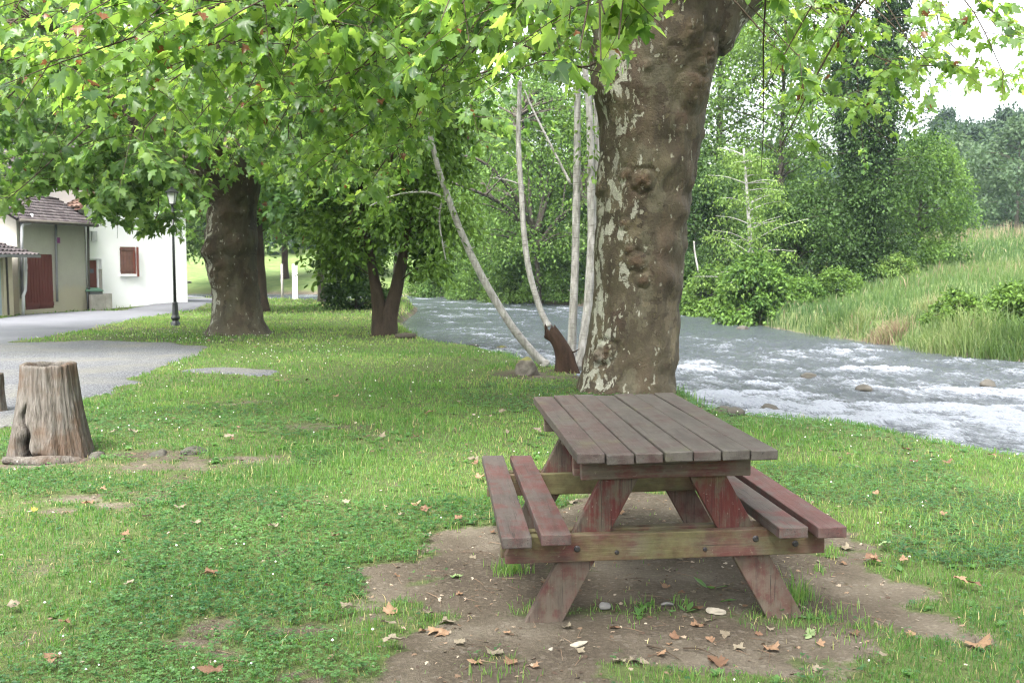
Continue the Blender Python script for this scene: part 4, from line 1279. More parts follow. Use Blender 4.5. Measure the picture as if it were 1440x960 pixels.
LIM1 = [([(2.25, 12.0, 4.25), (2.75, 11.9, 4.75), (3.7, 11.6, 5.3), (5.6, 10.8, 6.1), (8.2, 9.8, 6.7), (10.5, 9.2, 6.6)], .42, .07, 1),
        ([(1.75, 12.0, 4.3), (1.75, 12.2, 5.2), (1.9, 12.6, 6.6), (1.6, 13.4, 9.0), (1.8, 14.0, 12)], .62, .10, 2),
        ([(1.45, 11.9, 4.4), (1.0, 11.4, 5.3), (-.4, 10.4, 6.2), (-2.9, 9.2, 6.9), (-6.0, 8.0, 7.0)], .40, .07, 3),
        ([(1.7, 11.6, 4.6), (1.8, 10.5, 5.6), (1.4, 8.2, 6.3), (.6, 5.2, 6.7), (-.2, 2.2, 6.4), (-.9, -1.2, 5.6)], .34, .06, 4),  # runs on behind the camera to carry the added shading boughs
        ([(2.2, 12.2, 4.8), (3.4, 13.6, 6.0), (5.2, 15.8, 7.2), (6.8, 18, 7.6)], .33, .06, 5),
        ([(1.4, 12.3, 4.8), (.4, 13.8, 6.0), (-1.8, 15.6, 7.2), (-3.8, 17.2, 7.4)], .33, .06, 6),
        ([(2.3, 11.6, 4.9), (3.6, 9.6, 5.9), (5.0, 7.0, 6.2), (6.0, 4.4, 5.8)], .28, .05, 7)]
limbs_mesh(T1, M['plane_bark'], LIM1)
PX1 = [-200, 0, 60, 120, 200, 250, 300, 350, 400, 440, 480, 520, 560, 600, 640, 680, 720, 780, 830, 880, 930, 975, 1010, 1050, 1090, 1130, 1170, 1215, 1260, 1300, 1340, 1380, 1440, 1700]
PY1 = [170, 170, 170, 190, 215, 240, 262, 275, 290, 330, 350, 330, 290, 240, 165, 130, 118, 135, 165, 120, 62, 40, 200, 275, 255, 285, 280, 292, 235, 185, 150, 130, 165, 170]
def acc1(p):
    px, py, yc = proj(p)
    lim = np.interp(px, PX1, PY1)
    lowz = 1.93
    front = (px > 930) & (px < 1046) & (p[..., 1] < 12.6) & (py > np.interp(px, [930, 950, 1010, 1046], [70, 35, -8, 20])) & (yc > .3)
    return ((py < lim) | (yc < .3)) & ~front & (p[..., 2] > lowz) & (((p[..., 1] > 4.9) | ((p[..., 1] > 2.55) & (px > 620) & (px < 965))) | ((p[..., 1] < 2.35) & (p[..., 2] > 2.95))) & (~((np.abs(p[..., 0] - 1.6) < 1.0) & (p[..., 1] < 13) & (p[..., 1] > 11.6) & (p[..., 2] < 3.6)))
R1 = rs(23)
cs = []
while len(cs) < 120:
    a = R1.uniform(0, 2 * PI); q = 10.8 * math.sqrt(R1.uniform(.04, 1))
    x, y = 1.4 + q * math.cos(a), 11.2 + q * math.sin(a)
    z = 2.25 + .0 * q + R1.uniform(0, 1) ** 1.6 * (4.6 - .18 * q) + .9 * (1 - q / 10.8)
    c = np.array([x, y, z])
    if y < 6.2 or not acc1(c[None])[0]:
        continue
    px, py, yc = [float(v) for v in proj(c)]
    pr = 1.0
    if 640 < px < 1040 and 0 < py < 300: pr = .30
    if 1040 < px < 1300 and -60 < py < 300: pr = .10
    if 1290 < px < 1600 and -60 < py < 200: pr = .06
    if py < -200 and yc > 0: pr = .3
    if z > 4.2: pr *= .5
    if R1.uniform() > pr: continue
    cs.append(c)
for _ in range(95):  # extra boughs out of view behind the camera, added to shade the foreground
    cs.append(np.array([R1.uniform(-8, 8.5), R1.uniform(-4.5, 2.4), R1.uniform(3.3, 6.0)]))
# boughs that the photograph shows low over the lawn, at their distances
for px, py, Y in [(60, 40, 5.2), (110, 75, 5.6), (40, 95, 6.5), (170, 60, 5.0), (140, 130, 6.2), (230, 110, 5.8), (260, 190, 7.0), (300, 205, 6.6), (340, 150, 6.3), (370, 215, 7.4), (395, 100, 6.0), (430, 170, 7.2), (300, 40, 4.6), (430, 60, 5.3),
                  (470, 240, 9), (500, 290, 9.5), (520, 180, 8.5), (560, 230, 9.2), (540, 120, 8), (600, 150, 8.5), (480, 320, 10), (450, 200, 8.2), (420, 250, 8.0), (590, 60, 6.5), (200, 180, 7.3), (120, 20, 4.4), (20, 15, 4.2), (640, 95, 8.2), (505, 60, 6.2),
                  (650, 5, 3.0), (705, 45, 3.0), (725, 10, 3.3), (850, 20, 3.2), (840, 60, 3.5), (905, 0, 3.3), (870, 55, 3.4), (890, 40, 3.6), (915, 25, 3.9), (845, 85, 3.7), (860, 30, 4.4), (815, 70, 3.8), (930, -5, 3.6), (800, 30, 4.2), (760, 40, 6.5), (700, 80, 7), (790, 80, 7.5), (660, 60, 6.5), (740, 70, 8.5), (620, 30, 5.5), (830, 95, 5),
                  (1060, 150, 10), (1090, 220, 10), (1140, 235, 10.2), (1170, 170, 10), (1220, 245, 10.6), (1110, 60, 10), (1180, 40, 9.6), (1290, 80, 9.7), (1260, 205, 10.5), (1330, 110, 9.6), (1150, 265, 10.4), (1070, 245, 10.5), (1410, 50, 9.4), (1425, 130, 9.3), (1375, 95, 9.6), (1030, 190, 11)]:
    cs.append(P(px, py, Y * 1.28 if px < 620 else Y))
canopy(T1, LIM1, cs, acc1, R1, .104, PLANE_HI, M['plane_leaf'], nt=13, nl=17, brown=.03)

# --- the second plane tree, across the lawn by the road
b2 = G(328, 471)
T2X, T2Y = b2[0], b2[1] + .5
rows2 = []
for py, l, r_ in [(484, 262, 404), (474, 276, 388), (471, 283, 380), (462, 291, 372), (445, 296, 366), (420, 297, 361), (395, 293, 358), (375, 288, 357), (360, 285, 357), (345, 285, 358), (330, 287, 357), (310, 290, 357), (290, 288, 359), (270, 278, 361), (250, 262, 363), (232, 245, 366), (215, 240, 368)]:
    a, b = P(l, py, T2Y - .2), P(r_, py, T2Y - .2)
    rows2.append((a[2], (a[0] + b[0]) / 2, T2Y, (b[0] - a[0]) / 2))
T2 = thing('plane_tree', (T2X, T2Y, gz(T2X, T2Y)), 'thick dark bulging plane tree beside the black street lamp, low crown hanging before the houses', 'tree')
rows, rows_keep = rows2, rows
plane_trunk(T2, M['plane_bark_dark'], b2, rows2, [(-PI / 2 - .75, P(0, 352, T2Y)[2], .34, .19, .4), (-PI / 2 - .55, P(0, 388, T2Y)[2], .36, .17, .3), (-PI / 2 + .5, P(0, 345, T2Y)[2], .26, .16, .45), (-PI / 2 - .1, P(0, 370, T2Y)[2], .2, .10, .5), (-PI / 2 + 1.2, P(0, 395, T2Y)[2], .25, .08, .1), (-PI / 2, P(0, 300, T2Y)[2], .3, .08, .3)],
            31, k=130, step=.03, knotty=1.1, pale_ang=(-2.4, .5))
zt2 = rows2[-1][0]; x2 = rows2[-1][1]
LIM2 = [([(x2 + .0, T2Y, zt2 - .6), (x2 - 1.1, T2Y - .3, zt2 + .25), (x2 - 2.2, T2Y - .9, zt2 + 1.2), (x2 - 4.2, T2Y - 2, zt2 + 1.9), (x2 - 7, T2Y - 3.2, zt2 + 2.1)], .6, .08, 11),
        ([(x2 + .2, T2Y, zt2 - .6), (x2 + .3, T2Y + .1, zt2 + .8), (x2 + .8, T2Y, zt2 + 2.4), (x2 + 1.0, T2Y + .3, zt2 + 6)], .68, .10, 12),
        ([(x2 + .5, T2Y, zt2 - .3), (x2 + 1.6, T2Y - .6, zt2 + .9), (x2 + 3.4, T2Y - 1.4, zt2 + 1.7), (x2 + 5.2, T2Y - 2, zt2 + 1.9)], .40, .07, 13),
        ([(x2, T2Y - .2, zt2 - .3), (x2 - .2, T2Y - 1.8, zt2 + .9), (x2 - .8, T2Y - 4.2, zt2 + 1.6), (x2 - 1.2, T2Y - 6.4, zt2 + 1.5)], .38, .06, 14),
        ([(x2, T2Y + .2, zt2 - .3), (x2 - 1.6, T2Y + 2.2, zt2 + 1.0), (x2 - 3.0, T2Y + 4.6, zt2 + 1.8)], .36, .06, 15)]
limbs_mesh(T2, M['plane_bark_dark'], LIM2)
PX2 = [-300, 0, 20, 50, 80, 105, 130, 150, 170, 190, 210, 232, 250, 275, 300, 330, 370, 420, 470, 520, 600]
PY2 = [335, 315, 312, 292, 268, 272, 345, 375, 378, 350, 380, 402, 385, 330, 290, 258, 262, 275, 290, 300, 240]
def acc2(p):
    px, py, yc = proj(p)
    return (py < np.interp(px, PX2, PY2)) & (p[..., 2] > 2.0) & ~((px > 229) & (px < 253) & (py > 258) & (py < 292) & (p[..., 1] < 24.6))
R2 = rs(29)
cs = []
while len(cs) < 170:
    a = R2.uniform(0, 2 * PI); q = 8.8 * math.sqrt(R2.uniform(.03, 1))
    x, y = x2 - .8 + q * math.cos(a), T2Y - .4 + q * math.sin(a)
    c = np.array([x, y, 2.5 + R2.uniform(0, 1) ** 1.3 * (6.2 - .3 * q) + .6 * (1 - q / 8.8)])
    if not acc2(c[None])[0]: continue
    cs.append(c)
for px, py, Y in [(140, 318, 21), (165, 335, 20.5), (185, 318, 21), (215, 330, 21.5), (235, 345, 22), (250, 340, 22), (200, 300, 20.5), (255, 300, 22), (225, 290, 21), (30, 295, 19), (10, 270, 19.5), (60, 285, 19.5), (120, 290, 20), (90, 265, 20), (160, 280, 20), (240, 310, 21.5), (150, 350, 20.3), (20, 310, 18.5), (15, 300, 19), (40, 270, 18), (125, 335, 20.5), (185, 345, 21), (232, 370, 22), (0, 290, 17.5), (145, 300, 19.5)]:
    cs.append(P(px, py, Y))
canopy(T2, LIM2, cs, acc2, R2, .18, PLANE_LO, M['plane_leaf_far'], nt=13, nl=13, brown=.012, trad=.006)
# ------------------------------------------------------------------ other trees and shrubs
def crown_tree(name, loc, H, R, clear, label, leafmat, r, cat_='tree', group=None, n_cl=90, per=260, lsize=.16, tr=None, shape=.5, tpl=DIAMOND, barkmat='bark', flat=.55, trunks=None, cs_=.16, hang=.25, limb_r=1.0, lean=(0, 0), base_bush=False, crown_name='crown', dens_pow=.45):
    """a tree whose crown is many leaf clumps, each carried by its own branch"""
    loc = np.array(loc, float)
    t = thing(name, loc, label, cat_, group)
    tr = tr or .018 * H + .05
    zc0 = H * clear
    cen, sig = [], []
    for i in range(n_cl):
        u = r.uniform(0, 1)
        zr = u ** .9
        env = R * (np.sin(PI * np.clip(.12 + .88 * zr, 0, 1)) ** shape if not base_bush else (1 - zr ** 2) ** .5) * r.uniform(.78, 1.15)
        a = r.uniform(0, 2 * PI)
        q = env * r.uniform(0, 1) ** dens_pow
        cen.append([q * math.cos(a) + lean[0] * zr * H, q * math.sin(a) + lean[1] * zr * H, zc0 + (H - zc0) * zr])
        sig.append(R * cs_ * r.uniform(.7, 1.4))
    cen, sig = np.array(cen), np.array(sig)
    wood = Buf()
    tp = trunks or [[(0, 0, -.2), (lean[0] * H * .3 + r.normal(0, .1), lean[1] * H * .3, H * .35), (lean[0] * H * .75 + r.normal(0, .15), lean[1] * H * .75, H * .92)]]
    trunk = Buf()
    paths = []
    for k_, pts in enumerate(tp):
        c = crv(pts, 12)
        paths.append(c)
        rad = np.linspace(tr, tr * .16, len(c)); rad[:3] *= np.array([1.35, 1.18, 1.06])[:len(rad[:3])]
        trunk.tube(c + loc, rad, 12, wob=.14, seed=k_ + 3)
    allp = np.vstack(paths)
    for c, s in zip(cen, sig):
        low = allp[allp[:, 2] < c[2] - .05 * H]
        if len(low) == 0: low = allp[:3]
        q = low[np.argmin(np.linalg.norm((low - c) * [1, 1, .8], axis=1))]
        v = c - q; L = np.linalg.norm(v)
        wood.tube(crv([q + loc, q + v * .5 + [0, 0, .08 * L] + loc, c + loc], 4), np.linspace(.006 + .012 * L * limb_r, .006, 9), 5, cap=False)
    trunk.build('trunk', M[barkmat], t)
    wood.build('branches', M[barkmat], t)
    n = n_cl * per
    idx = np.repeat(np.arange(n_cl), per)
    g = r.normal(0, 1, (n, 3))
    g *= (r.uniform(.55, 1.1, n) * np.minimum(1, 1.9 / np.linalg.norm(g, axis=1)))[:, None]
    off = g * np.stack([sig[idx], sig[idx], sig[idx] * flat], 1)
    off[:, 2] -= hang * (off[:, 0] ** 2 + off[:, 1] ** 2) / (sig[idx] + 1e-6)
    pos = cen[idx] + off
    k = pos[:, 2] + loc[2] > loc[2] + .05
    pos, off, idx = pos[k], off[k], idx[k]; n = len(pos)
    d = off / (np.linalg.norm(off, axis=1)[:, None] + 1e-6) + r.normal(0, .7, (n, 3)) + [0, 0, -.35]
    nn = np.array([0, 0, 1.0]) + r.normal(0, .55, (n, 3)) + .25 * off / (sig[idx][:, None] + 1e-6)
    ctone = r.normal(.5, .16, n_cl)
    tone = np.clip(ctone[idx] + r.normal(0, .24, n), 0, 1)
    V, Fs, A, _ = leaf_mesh(pos + loc, d, nn, lsize * r.uniform(.6, 1.3, n), tpl[0], tpl[1], tone)
    mk(crown_name, V, Fs, M[leafmat], t, smooth=False, attrs={'tone': A})
    return t

def copy_tree(src, loc, rz, sc, label, group=None):
    o = src.copy(); COL.objects.link(o)
    o.location = [float(v) for v in loc]; o.rotation_euler = (0, 0, rz); o.scale = (sc, sc, sc)
    o['label'] = label
    if group: o['group'] = group
    for ch in [c for c in bpy.data.objects if c.parent == src]:
        c = ch.copy(); COL.objects.link(c); c.parent = o
    return o

def at(px, Y, dz=0.0):
    x = (px - 720) / F * (Y * CP + .0) * 1.0
    return np.array([x, Y, gz(x, Y) + dz])
RT = rs(41)
# the third plane tree, mostly behind the second
p3 = at(363, 38)
crown_tree('plane_tree', p3, 12, 5.2, .30, 'third plane tree with flaking pinkish trunk half hidden behind the bulging dark one', 'plane_leaf_far', RT, n_cl=90, per=170, lsize=.24, tr=.36, tpl=PLANE_LO, barkmat='bark_lean', shape=.45, hang=.3)
# twin-trunk tree at the end of the lawn
p4 = G(541, 473); p4[1] += .3
crown_tree('forked_tree', (p4[0], p4[1], gz(p4[0], p4[1])), 8.6, 2.25, .19, 'dark tree with two reddish leaning trunks at the far lawn end by the river', 'leaf_mid', RT, n_cl=120, per=260, lsize=.15, tr=.235,
           trunks=[[(.03, 0, -.2), (.08, 0, .5), (.24, .05, 1.1), (.40, .1, 1.9), (.65, .2, 3.4), (.8, .2, 7.4)], [(-.13, .02, -.2), (-.15, .02, .4), (-.20, -.02, .9), (-.30, .0, 1.5), (-.55, .1, 3.2), (-.8, 0, 7.0)]], barkmat='bark_lean', tpl=OVAL, hang=.4, shape=.4)
# dense dark shrub at the river bend
crown_tree('riverside_shrub', at(500, 41), 4.4, 1.55, .03, 'dense dark rounded shrub at the river bend behind the forked tree', 'leaf_dark', RT, 'shrub', n_cl=90, per=240, lsize=.16, tr=.06, base_bush=True, barkmat='bark_dark')
crown_tree('riverside_tree', at(452, 50), 10, 4.4, .43, 'broad dark-leaved tree rising behind the rounded shrub on the left bank', 'leaf_dark', RT, n_cl=110, per=260, lsize=.20, tr=.2, barkmat='bark_dark', hang=.45, tpl=OVAL)
# trees up the grassy bank on the left and behind the houses
for px, Y, H_, R_, lab, lm in [(300, 84, 15, 6.5, 'light green tree on the bank to the right of the white house', 'leaf_mid'), (215, 74, 15, 6.5, 'tall tree rising behind the white house roof', 'leaf_mid'), (90, 66, 14, 6.5, 'tall tree rising behind the barn roof', 'leaf_dark'),
                               (-30, 62, 15, 7, 'tall tree behind the low garage at the far left', 'leaf_mid'), (400, 92, 17, 7, 'tall pale tree at the top of the green bank', 'leaf_mid'), (480, 96, 18, 7.5, 'tall tree standing beyond the river bend', 'leaf_mid')]:
    crown_tree('bank_tree', at(px, Y), H_, R_, .24, lab, lm, RT, n_cl=90, per=170, lsize=.34, hang=.3)
# the wooded far bank
FB = [(560, 92, 21, 6.5, .10, 'tall tree of the far bank seen above the forked tree', 'leaf_mid', .30),
      (632, 86, 21, 6.2, .06, 'broad tree of the far bank between the leaning pale stem and the forked tree', 'leaf_mid', .28),
      (690, 80, 15, 5.4, .04, 'low bright tree overhanging the water behind the leaning pale stem', 'leaf_ash', .24),
      (765, 70, 18, 5.6, .04, 'rounded green tree on the far bank between the upright pale stems', 'leaf_ash', .24),
      (835, 68, 21, 6.2, .06, 'tall tree of the far bank half hidden by the huge plane trunk', 'leaf_mid', .26),
      (905, 62, 12, 5.0, .05, 'far bank tree hidden behind the huge plane trunk', 'leaf_dark', .24),
      (978, 56, 7.5, 3.8, .03, 'dark shady tree over the calm water right of the huge plane trunk', 'leaf_dark', .20),
      (1010, 70, 22, 6.0, .08, 'tall pale green tree right of the huge plane trunk, top out of frame', 'leaf_mid', .28),
      (1095, 64, 17, 5.5, .06, 'tall leafy tree between the bare pale-trunked tree and the ivy-clad tree', 'leaf_mid', .25),
      (1120, 47, 5.2, 3.0, .03, 'dark shrub under the bare pale-trunked tree on the far bank', 'leaf_dark', .17),
      (1292, 56, 7.4, 3.2, .04, 'light green bushy tree on the right side of the ivy-clad tree', 'leaf_ash', .19)]
for px, Y, H_, R_, cl, lab, lm, ls in FB:
    crown_tree('riverside_tree', at(px, Y), H_, R_, cl, lab, lm, RT, n_cl=110, per=210, lsize=ls, hang=.4, cs_=.17, barkmat='bark_dark')
# low bushes that trail in the water
for px, Y, H_, R_, lab, lm in [(612, 79, 3.6, 2.6, 'low bush trailing in the water at the river bend', 'leaf_ash'), (668, 74, 3.4, 2.8, 'low bright bush at the waterline left of the upright pale stem', 'leaf_ash'),
                               (726, 68, 3.0, 2.6, 'low bush at the waterline right beside the slim curved stem', 'leaf_mid'), (792, 64, 3.2, 2.6, 'low bush at the waterline behind the upright pale stems', 'leaf_ash'),
                               (960, 53, 3.0, 2.4, 'low dark bush on the shaded bank just right of the huge trunk', 'leaf_dark'), (1008, 49, 2.6, 2.0, 'low mid green bush by the dead white stem', 'leaf_mid'),
                               (1062, 40.5, 2.9, 1.7, 'leafy bush leaning over the rapids at the foot of the bare pale tree', 'leaf_ash')]:
    crown_tree('waterside_bush', at(px, Y), H_, R_, .0, lab, lm, RT, 'bush', n_cl=60, per=190, lsize=.19, tr=.04, base_bush=True, hang=.6, barkmat='bark_dark')
# the ash with dark horizontal limbs over the river
pA = at(735, 58)
crown_tree('ash_tree', (1.8, 63, gz(1.8, 63)), 14.5, 6.0, .30, 'spreading tree with dark crooked limbs reaching over the river between the pale stems', 'leaf_ash', RT, n_cl=120, per=150, lsize=.22, tr=.19, barkmat='bark_dark', limb_r=1.8, hang=.5, flat=.35,
           trunks=[[(0, 0, -.2), (-.3, -.5, 4), (-1.0, -2, 7), (-1.5, -3, 12)], [(-.3, -.4, 4.4), (-2.2, -3, 6.6), (-4.6, -5.5, 7.6), (-7, -7, 8.2)], [(-.3, -.4, 5), (-2, -2.5, 7.8), (-4, -4, 9.4), (-6.2, -5, 9.2)], [(-.2, -.4, 4.2), (1.4, -2.4, 6.2), (3.4, -4, 7.0)]])
# ivy-clad tree
pI = at(1212, 47)
tI = thing('ivy_tree', pI, 'very tall tree on the far bank with two stems thickly wrapped in dark ivy', 'tree')
b = Buf()
IST = [crv([(0, 0, -.3), (0, 0, 3), (-.5, 0, 7), (-1.1, .2, 12), (-1.4, .3, 21)], 8), crv([(.1, .1, 2.0), (.5, .1, 6), (.9, .2, 11), (1.6, .2, 16), (2.3, 0, 21)], 8)]
for c in IST:
    b.tube(c + pI, np.linspace(.36, .10, len(c)), 12, wob=.15, seed=7)
b.build('trunk', M['bark_dark'], tI)
pos, nn = [], []
for c in IST:
    n = 15000
    f = RT.uniform(0, 1, n) * (len(c) - 1); i0 = f.astype(int)
    q = c[i0] + (c[np.minimum(i0 + 1, len(c) - 1)] - c[i0]) * (f - i0)[:, None]
    a = RT.uniform(0, 2 * PI, n)
    rad = (.55 + .42 * fbm(np.cos(a) * 1.4, np.sin(a) * 1.4, q[:, 2] * .9, 3, 5)) * RT.uniform(.75, 1.1, n) * (1.15 - .3 * f / len(c))
    pos.append(q + np.stack([rad * np.cos(a), rad * np.sin(a), 0 * a], 1)); nn.append(np.stack([np.cos(a), np.sin(a), .5 + 0 * a], 1))
pos, nn = np.vstack(pos), np.vstack(nn); n = len(pos)
V, Fs, A, _ = leaf_mesh(pos + pI, np.tile([0, 0, -1.0], (n, 1)) + RT.normal(0, .5, (n, 3)), nn + RT.normal(0, .5, (n, 3)), RT.uniform(.10, .19, n), OVAL[0] * [1, 1.5, 1], OVAL[1], np.clip(RT.normal(.45, .25, n), 0, 1))
mk('ivy', V, Fs, M['leaf_ivy'], tI, smooth=False, attrs={'tone': A})
def clumps(parent, cen, sig, per, ls, mat, r, base, tpl=DIAMOND, nm='crown', bmat='bark_dark', stems=None):
    cen = np.array(cen); n_cl = len(cen); n = n_cl * per
    idx = np.repeat(np.arange(n_cl), per)
    g = r.normal(0, 1, (n, 3)); off = g * np.array([1, 1, .5]) * np.asarray(sig)[idx][:, None]
    off[:, 2] -= .3 * (off[:, 0] ** 2 + off[:, 1] ** 2) / np.asarray(sig)[idx]
    pos = cen[idx] + off
    V, Fs, A, _ = leaf_mesh(pos + base, off + r.normal(0, .6, (n, 3)) * np.asarray(sig)[idx][:, None] + [0, 0, -.2], np.array([0, 0, 1.0]) + r.normal(0, .55, (n, 3)), ls * r.uniform(.6, 1.3, n), tpl[0], tpl[1], np.clip(r.normal(.5, .15, n_cl)[idx] + r.normal(0, .18, n), 0, 1))
    mk(nm, V, Fs, M[mat], parent, smooth=False, attrs={'tone': A})
    if stems is not None:
        b = Buf()
        sp = np.vstack(stems)
        for c in cen:
            low = sp[sp[:, 2] < c[2] - .2]
            q = low[np.argmin(np.linalg.norm(low - c, axis=1))] if len(low) else sp[0]
            v = c - q; L = np.linalg.norm(v)
            b.tube(crv([q + base, q + v * .5 + [0, 0, .1 * L] + base, c + base], 4), np.linspace(.012 + .012 * L, .008, 9), 5, cap=False)
        b.build('branches', M[bmat], parent)
cen = []
for i in range(150):
    z = RT.uniform(.6, 20); a = RT.uniform(0, 2 * PI)
    w = (1.9 if z < 4 else 2.6) * RT.uniform(.3, 1) ** .6
    cen.append([w * math.cos(a) + .02 * z, w * math.sin(a), z])
clumps(tI, cen, RT.uniform(.42, .75, 150), 190, .17, 'leaf_dark', RT, pI, stems=IST)
cen = [[1.8 * math.cos(a) * q, 1.8 * math.sin(a) * q, z] for a, q, z in zip(RT.uniform(0, 6.28, 60), RT.uniform(.3, 1.1, 60), RT.uniform(.5, 5.2, 60))]
clumps(tI, cen, RT.uniform(.4, .6, 60), 230, .15, 'leaf_dark', RT, pI, nm='lower_crown')

# the bare pale-trunked tree (alder) on the far bank
pB = at(1061, 42)
tB = thing('alder_tree', pB, 'slim tree with straight pale trunk and bare whiskery side branches above the rapids', 'tree')
b = Buf(); st = crv([(0, 0, -.3), (-.1, 0, 2), (-.28, 0, 4.5), (-.55, 0, 7.4)], 10)
b.tube(st + pB, np.linspace(.15, .04, len(st)), 10, wob=.1); b.build('trunk', M['pale_bark'], tB)
b = Buf(); cen = []
for i in range(58):
    z = RT.uniform(.9, 7.2); q = st[np.argmin(abs(st[:, 2] - z))]
    a = RT.uniform(0, 2 * PI); L = RT.uniform(1.2, 3.4) * (1.15 - z / 9)
    e = q + np.array([math.cos(a) * L, math.sin(a) * L, L * RT.uniform(-.12, .45)])
    pth = crv([q, (q + e) / 2 + [0, 0, .06 * L], e], 5)
    b.tube(pth + pB, np.linspace(.026, .006, len(pth)), 5, cap=False)
    for j in range(3):
        f = RT.uniform(.55, 1); cen.append(q + (e - q) * f + [0, 0, RT.uniform(-.15, .1)])
b.build('branches', M['pale_bark'], tB)
clumps(tB, cen, RT.uniform(.16, .30, len(cen)), 32, .12, 'leaf_light', RT, pB, OVAL)
# dead white stem
pD = at(985, 50)
tD = thing('dead_tree', pD, 'thin dead white stem leaning in the shade on the far bank', 'dead tree')
b = Buf(); b.tube(crv([(.3, 0, -.3), (.15, 0, 1.2), (-.25, 0, 3.0), (-.35, 0, 3.8)], 6) + pD, np.linspace(.075, .03, 19), 8, wob=.2); b.build('trunk', M['pale_bark'], tD)

# ------------------------------------------------------------------ cut coppice of pale stems behind the plane tree
cB = G(800, 516)
CX, CY = cB[0], cB[1]
tC = thing('coppiced_alder', (CX, CY, gz(CX, CY)), 'clump of slim pale bare stems around the rotten stump left of the huge trunk', 'tree')
def stemline(pxs, Y0, Y1):
    n = len(pxs)
    return crv([P(px, py, Y0 + (Y1 - Y0) * i / (n - 1)) for i, (px, py) in enumerate(pxs)], 8)
def stem(pxs, w0, w1, Y0=CY, Y1=None, k=12, nm='stem'):
    c = stemline(pxs, Y0, Y1 or Y0)
    b = Buf()
    m = Y0 / F
    rad = np.linspace(w0 * m / 2, w1 * m / 2, len(c)) * .76; rad[:2] *= 1.25
    # stubs of cut twigs
    b.tube(c, rad, k, wob=.12, seed=int(pxs[0][0]))
    r = rs(int(pxs[0][0]))
    for _ in range(max(3, len(c) // 4)):
        i = r.randint(3, len(c) - 1); a = r.uniform(0, 2 * PI)
        d = np.array([math.cos(a), math.sin(a), .4]) * r.uniform(.03, .09)
        b.tube([c[i], c[i] + d * .6, c[i] + d * 1.3], [.010, .007, .004], 5)
    return b.build(nm, M['pale_bark'], tC)
stem([(768, 514), (748, 494), (715, 452), (676, 386), (645, 318), (628, 272), (616, 236), (606, 195), (592, 140), (578, 95)], 17, 6, CY, CY - .4)
stem([(771, 460), (758, 430), (744, 380), (737, 330), (733, 270), (729, 200), (730, 150), (731, 115)], 12, 8, CY + .3)
stem([(803, 512), (806, 440), (809, 360), (811, 260), (812, 170), (812, 118)], 17, 11, CY)
stem([(815, 520), (826, 440), (832, 340), (831, 240), (829, 160), (823, 100), (820, 40)], 20, 9, CY - .3, CY)
stem([(825, 500), (838, 400), (842, 300), (840, 200), (838, 140)], 13, 9, CY + .4)
stem([(803, 430 - 170), (775, 205), (752, 160), (738, 128)], 5, 3, CY - .1, nm='side_branch')
stem([(735, 262), (722, 256), (706, 252), (690, 250)], 3.5, 2, CY + .3, nm='side_branch')
stem([(632, 284), (608, 272), (575, 271), (545, 278), (520, 290)], 4.5, 2, CY - .2, nm='side_branch')
stem([(630, 272), (622, 282), (618, 310), (622, 340), (627, 366)], 4, 2, CY - .2, nm='side_branch')
# sprouting leaves on the leaning stem and low on the others
cen = [P(px, py, CY - .2 + RT.normal(0, .3)) for px, py in [(640, 300), (620, 250), (600, 200), (590, 170), (575, 130), (560, 280), (530, 290), (545, 300), (612, 320), (640, 250), (660, 280), (625, 350), (820, 210), (836, 250), (838, 240), (815, 175), (590, 100), (610, 120)]]
base_c = np.array([0, 0, 0.0])
clumps(tC, cen, RT.uniform(.16, .34, len(cen)), 60, .085, 'leaf_mid', RT, base_c, OVAL, nm='leaf_tufts')
# rotten stump in the clump
rp = G(792, 522)
tR = thing('rotten_stump', (rp[0], rp[1], gz(rp[0], rp[1])), 'jagged rotten brown stump among the pale stems on the river bank', 'tree stump')
b = Buf()
c = crv([P(797, 524, rp[1]), P(794, 500, rp[1]), P(786, 480, rp[1]), P(773, 464, rp[1])], 10)
k = 26
n = len(c)
an = np.linspace(0, 2 * PI, k, endpoint=False)
rad = np.interp(np.linspace(0, 1, n), [0, .2, .5, .85, 1], [.165, .14, .125, .095, .075])[:, None] * (1 + .8 * (fbm(np.cos(an)[None] * 2.2, np.sin(an)[None] * 2.2, np.linspace(0, 1, n)[:, None] * 1.4, 3, 4) - .5) + .16 * np.sin(an * 9)[None] * fbm(np.cos(an)[None] * 3, np.sin(an)[None] * 3, 0, 2, 8))
V = c[:, None] + np.stack([rad * np.cos(an), rad * np.sin(an) * .8, 0 * rad + (np.linspace(0, 1, n)[:, None] ** 3) * (.34 * (fbm(np.cos(an)[None] * 2.6, np.sin(an)[None] * 2.6, 0, 3, 12) - .55) + .16 * (vn(an[None] * 5, 0 * an[None], 0, 3) - .5))], -1)
i = np.arange(n - 1)[:, None] * k; j = np.arange(k)[None]
Q = np.stack([i + j, i + (j + 1) % k, i + k + (j + 1) % k, i + k + j], -1).reshape(-1, 4)
top = np.vstack([V.reshape(-1, 3), c[-1:] - [0, 0, .12]])
T = np.stack([(n - 1) * k + np.arange(k), (n - 1) * k + (np.arange(k) + 1) % k, np.full(k, n * k)], 1)
mk('stump_wood', top, [Q, T], M['rotten'], tR)
b.tube(crv([c[12], c[14] + [.16, -.05, -.03], c[14] + [.24, -.06, .02]], 4), np.linspace(.02, .006, 9), 6)
b.build('broken_stub', M['rotten'], tR)

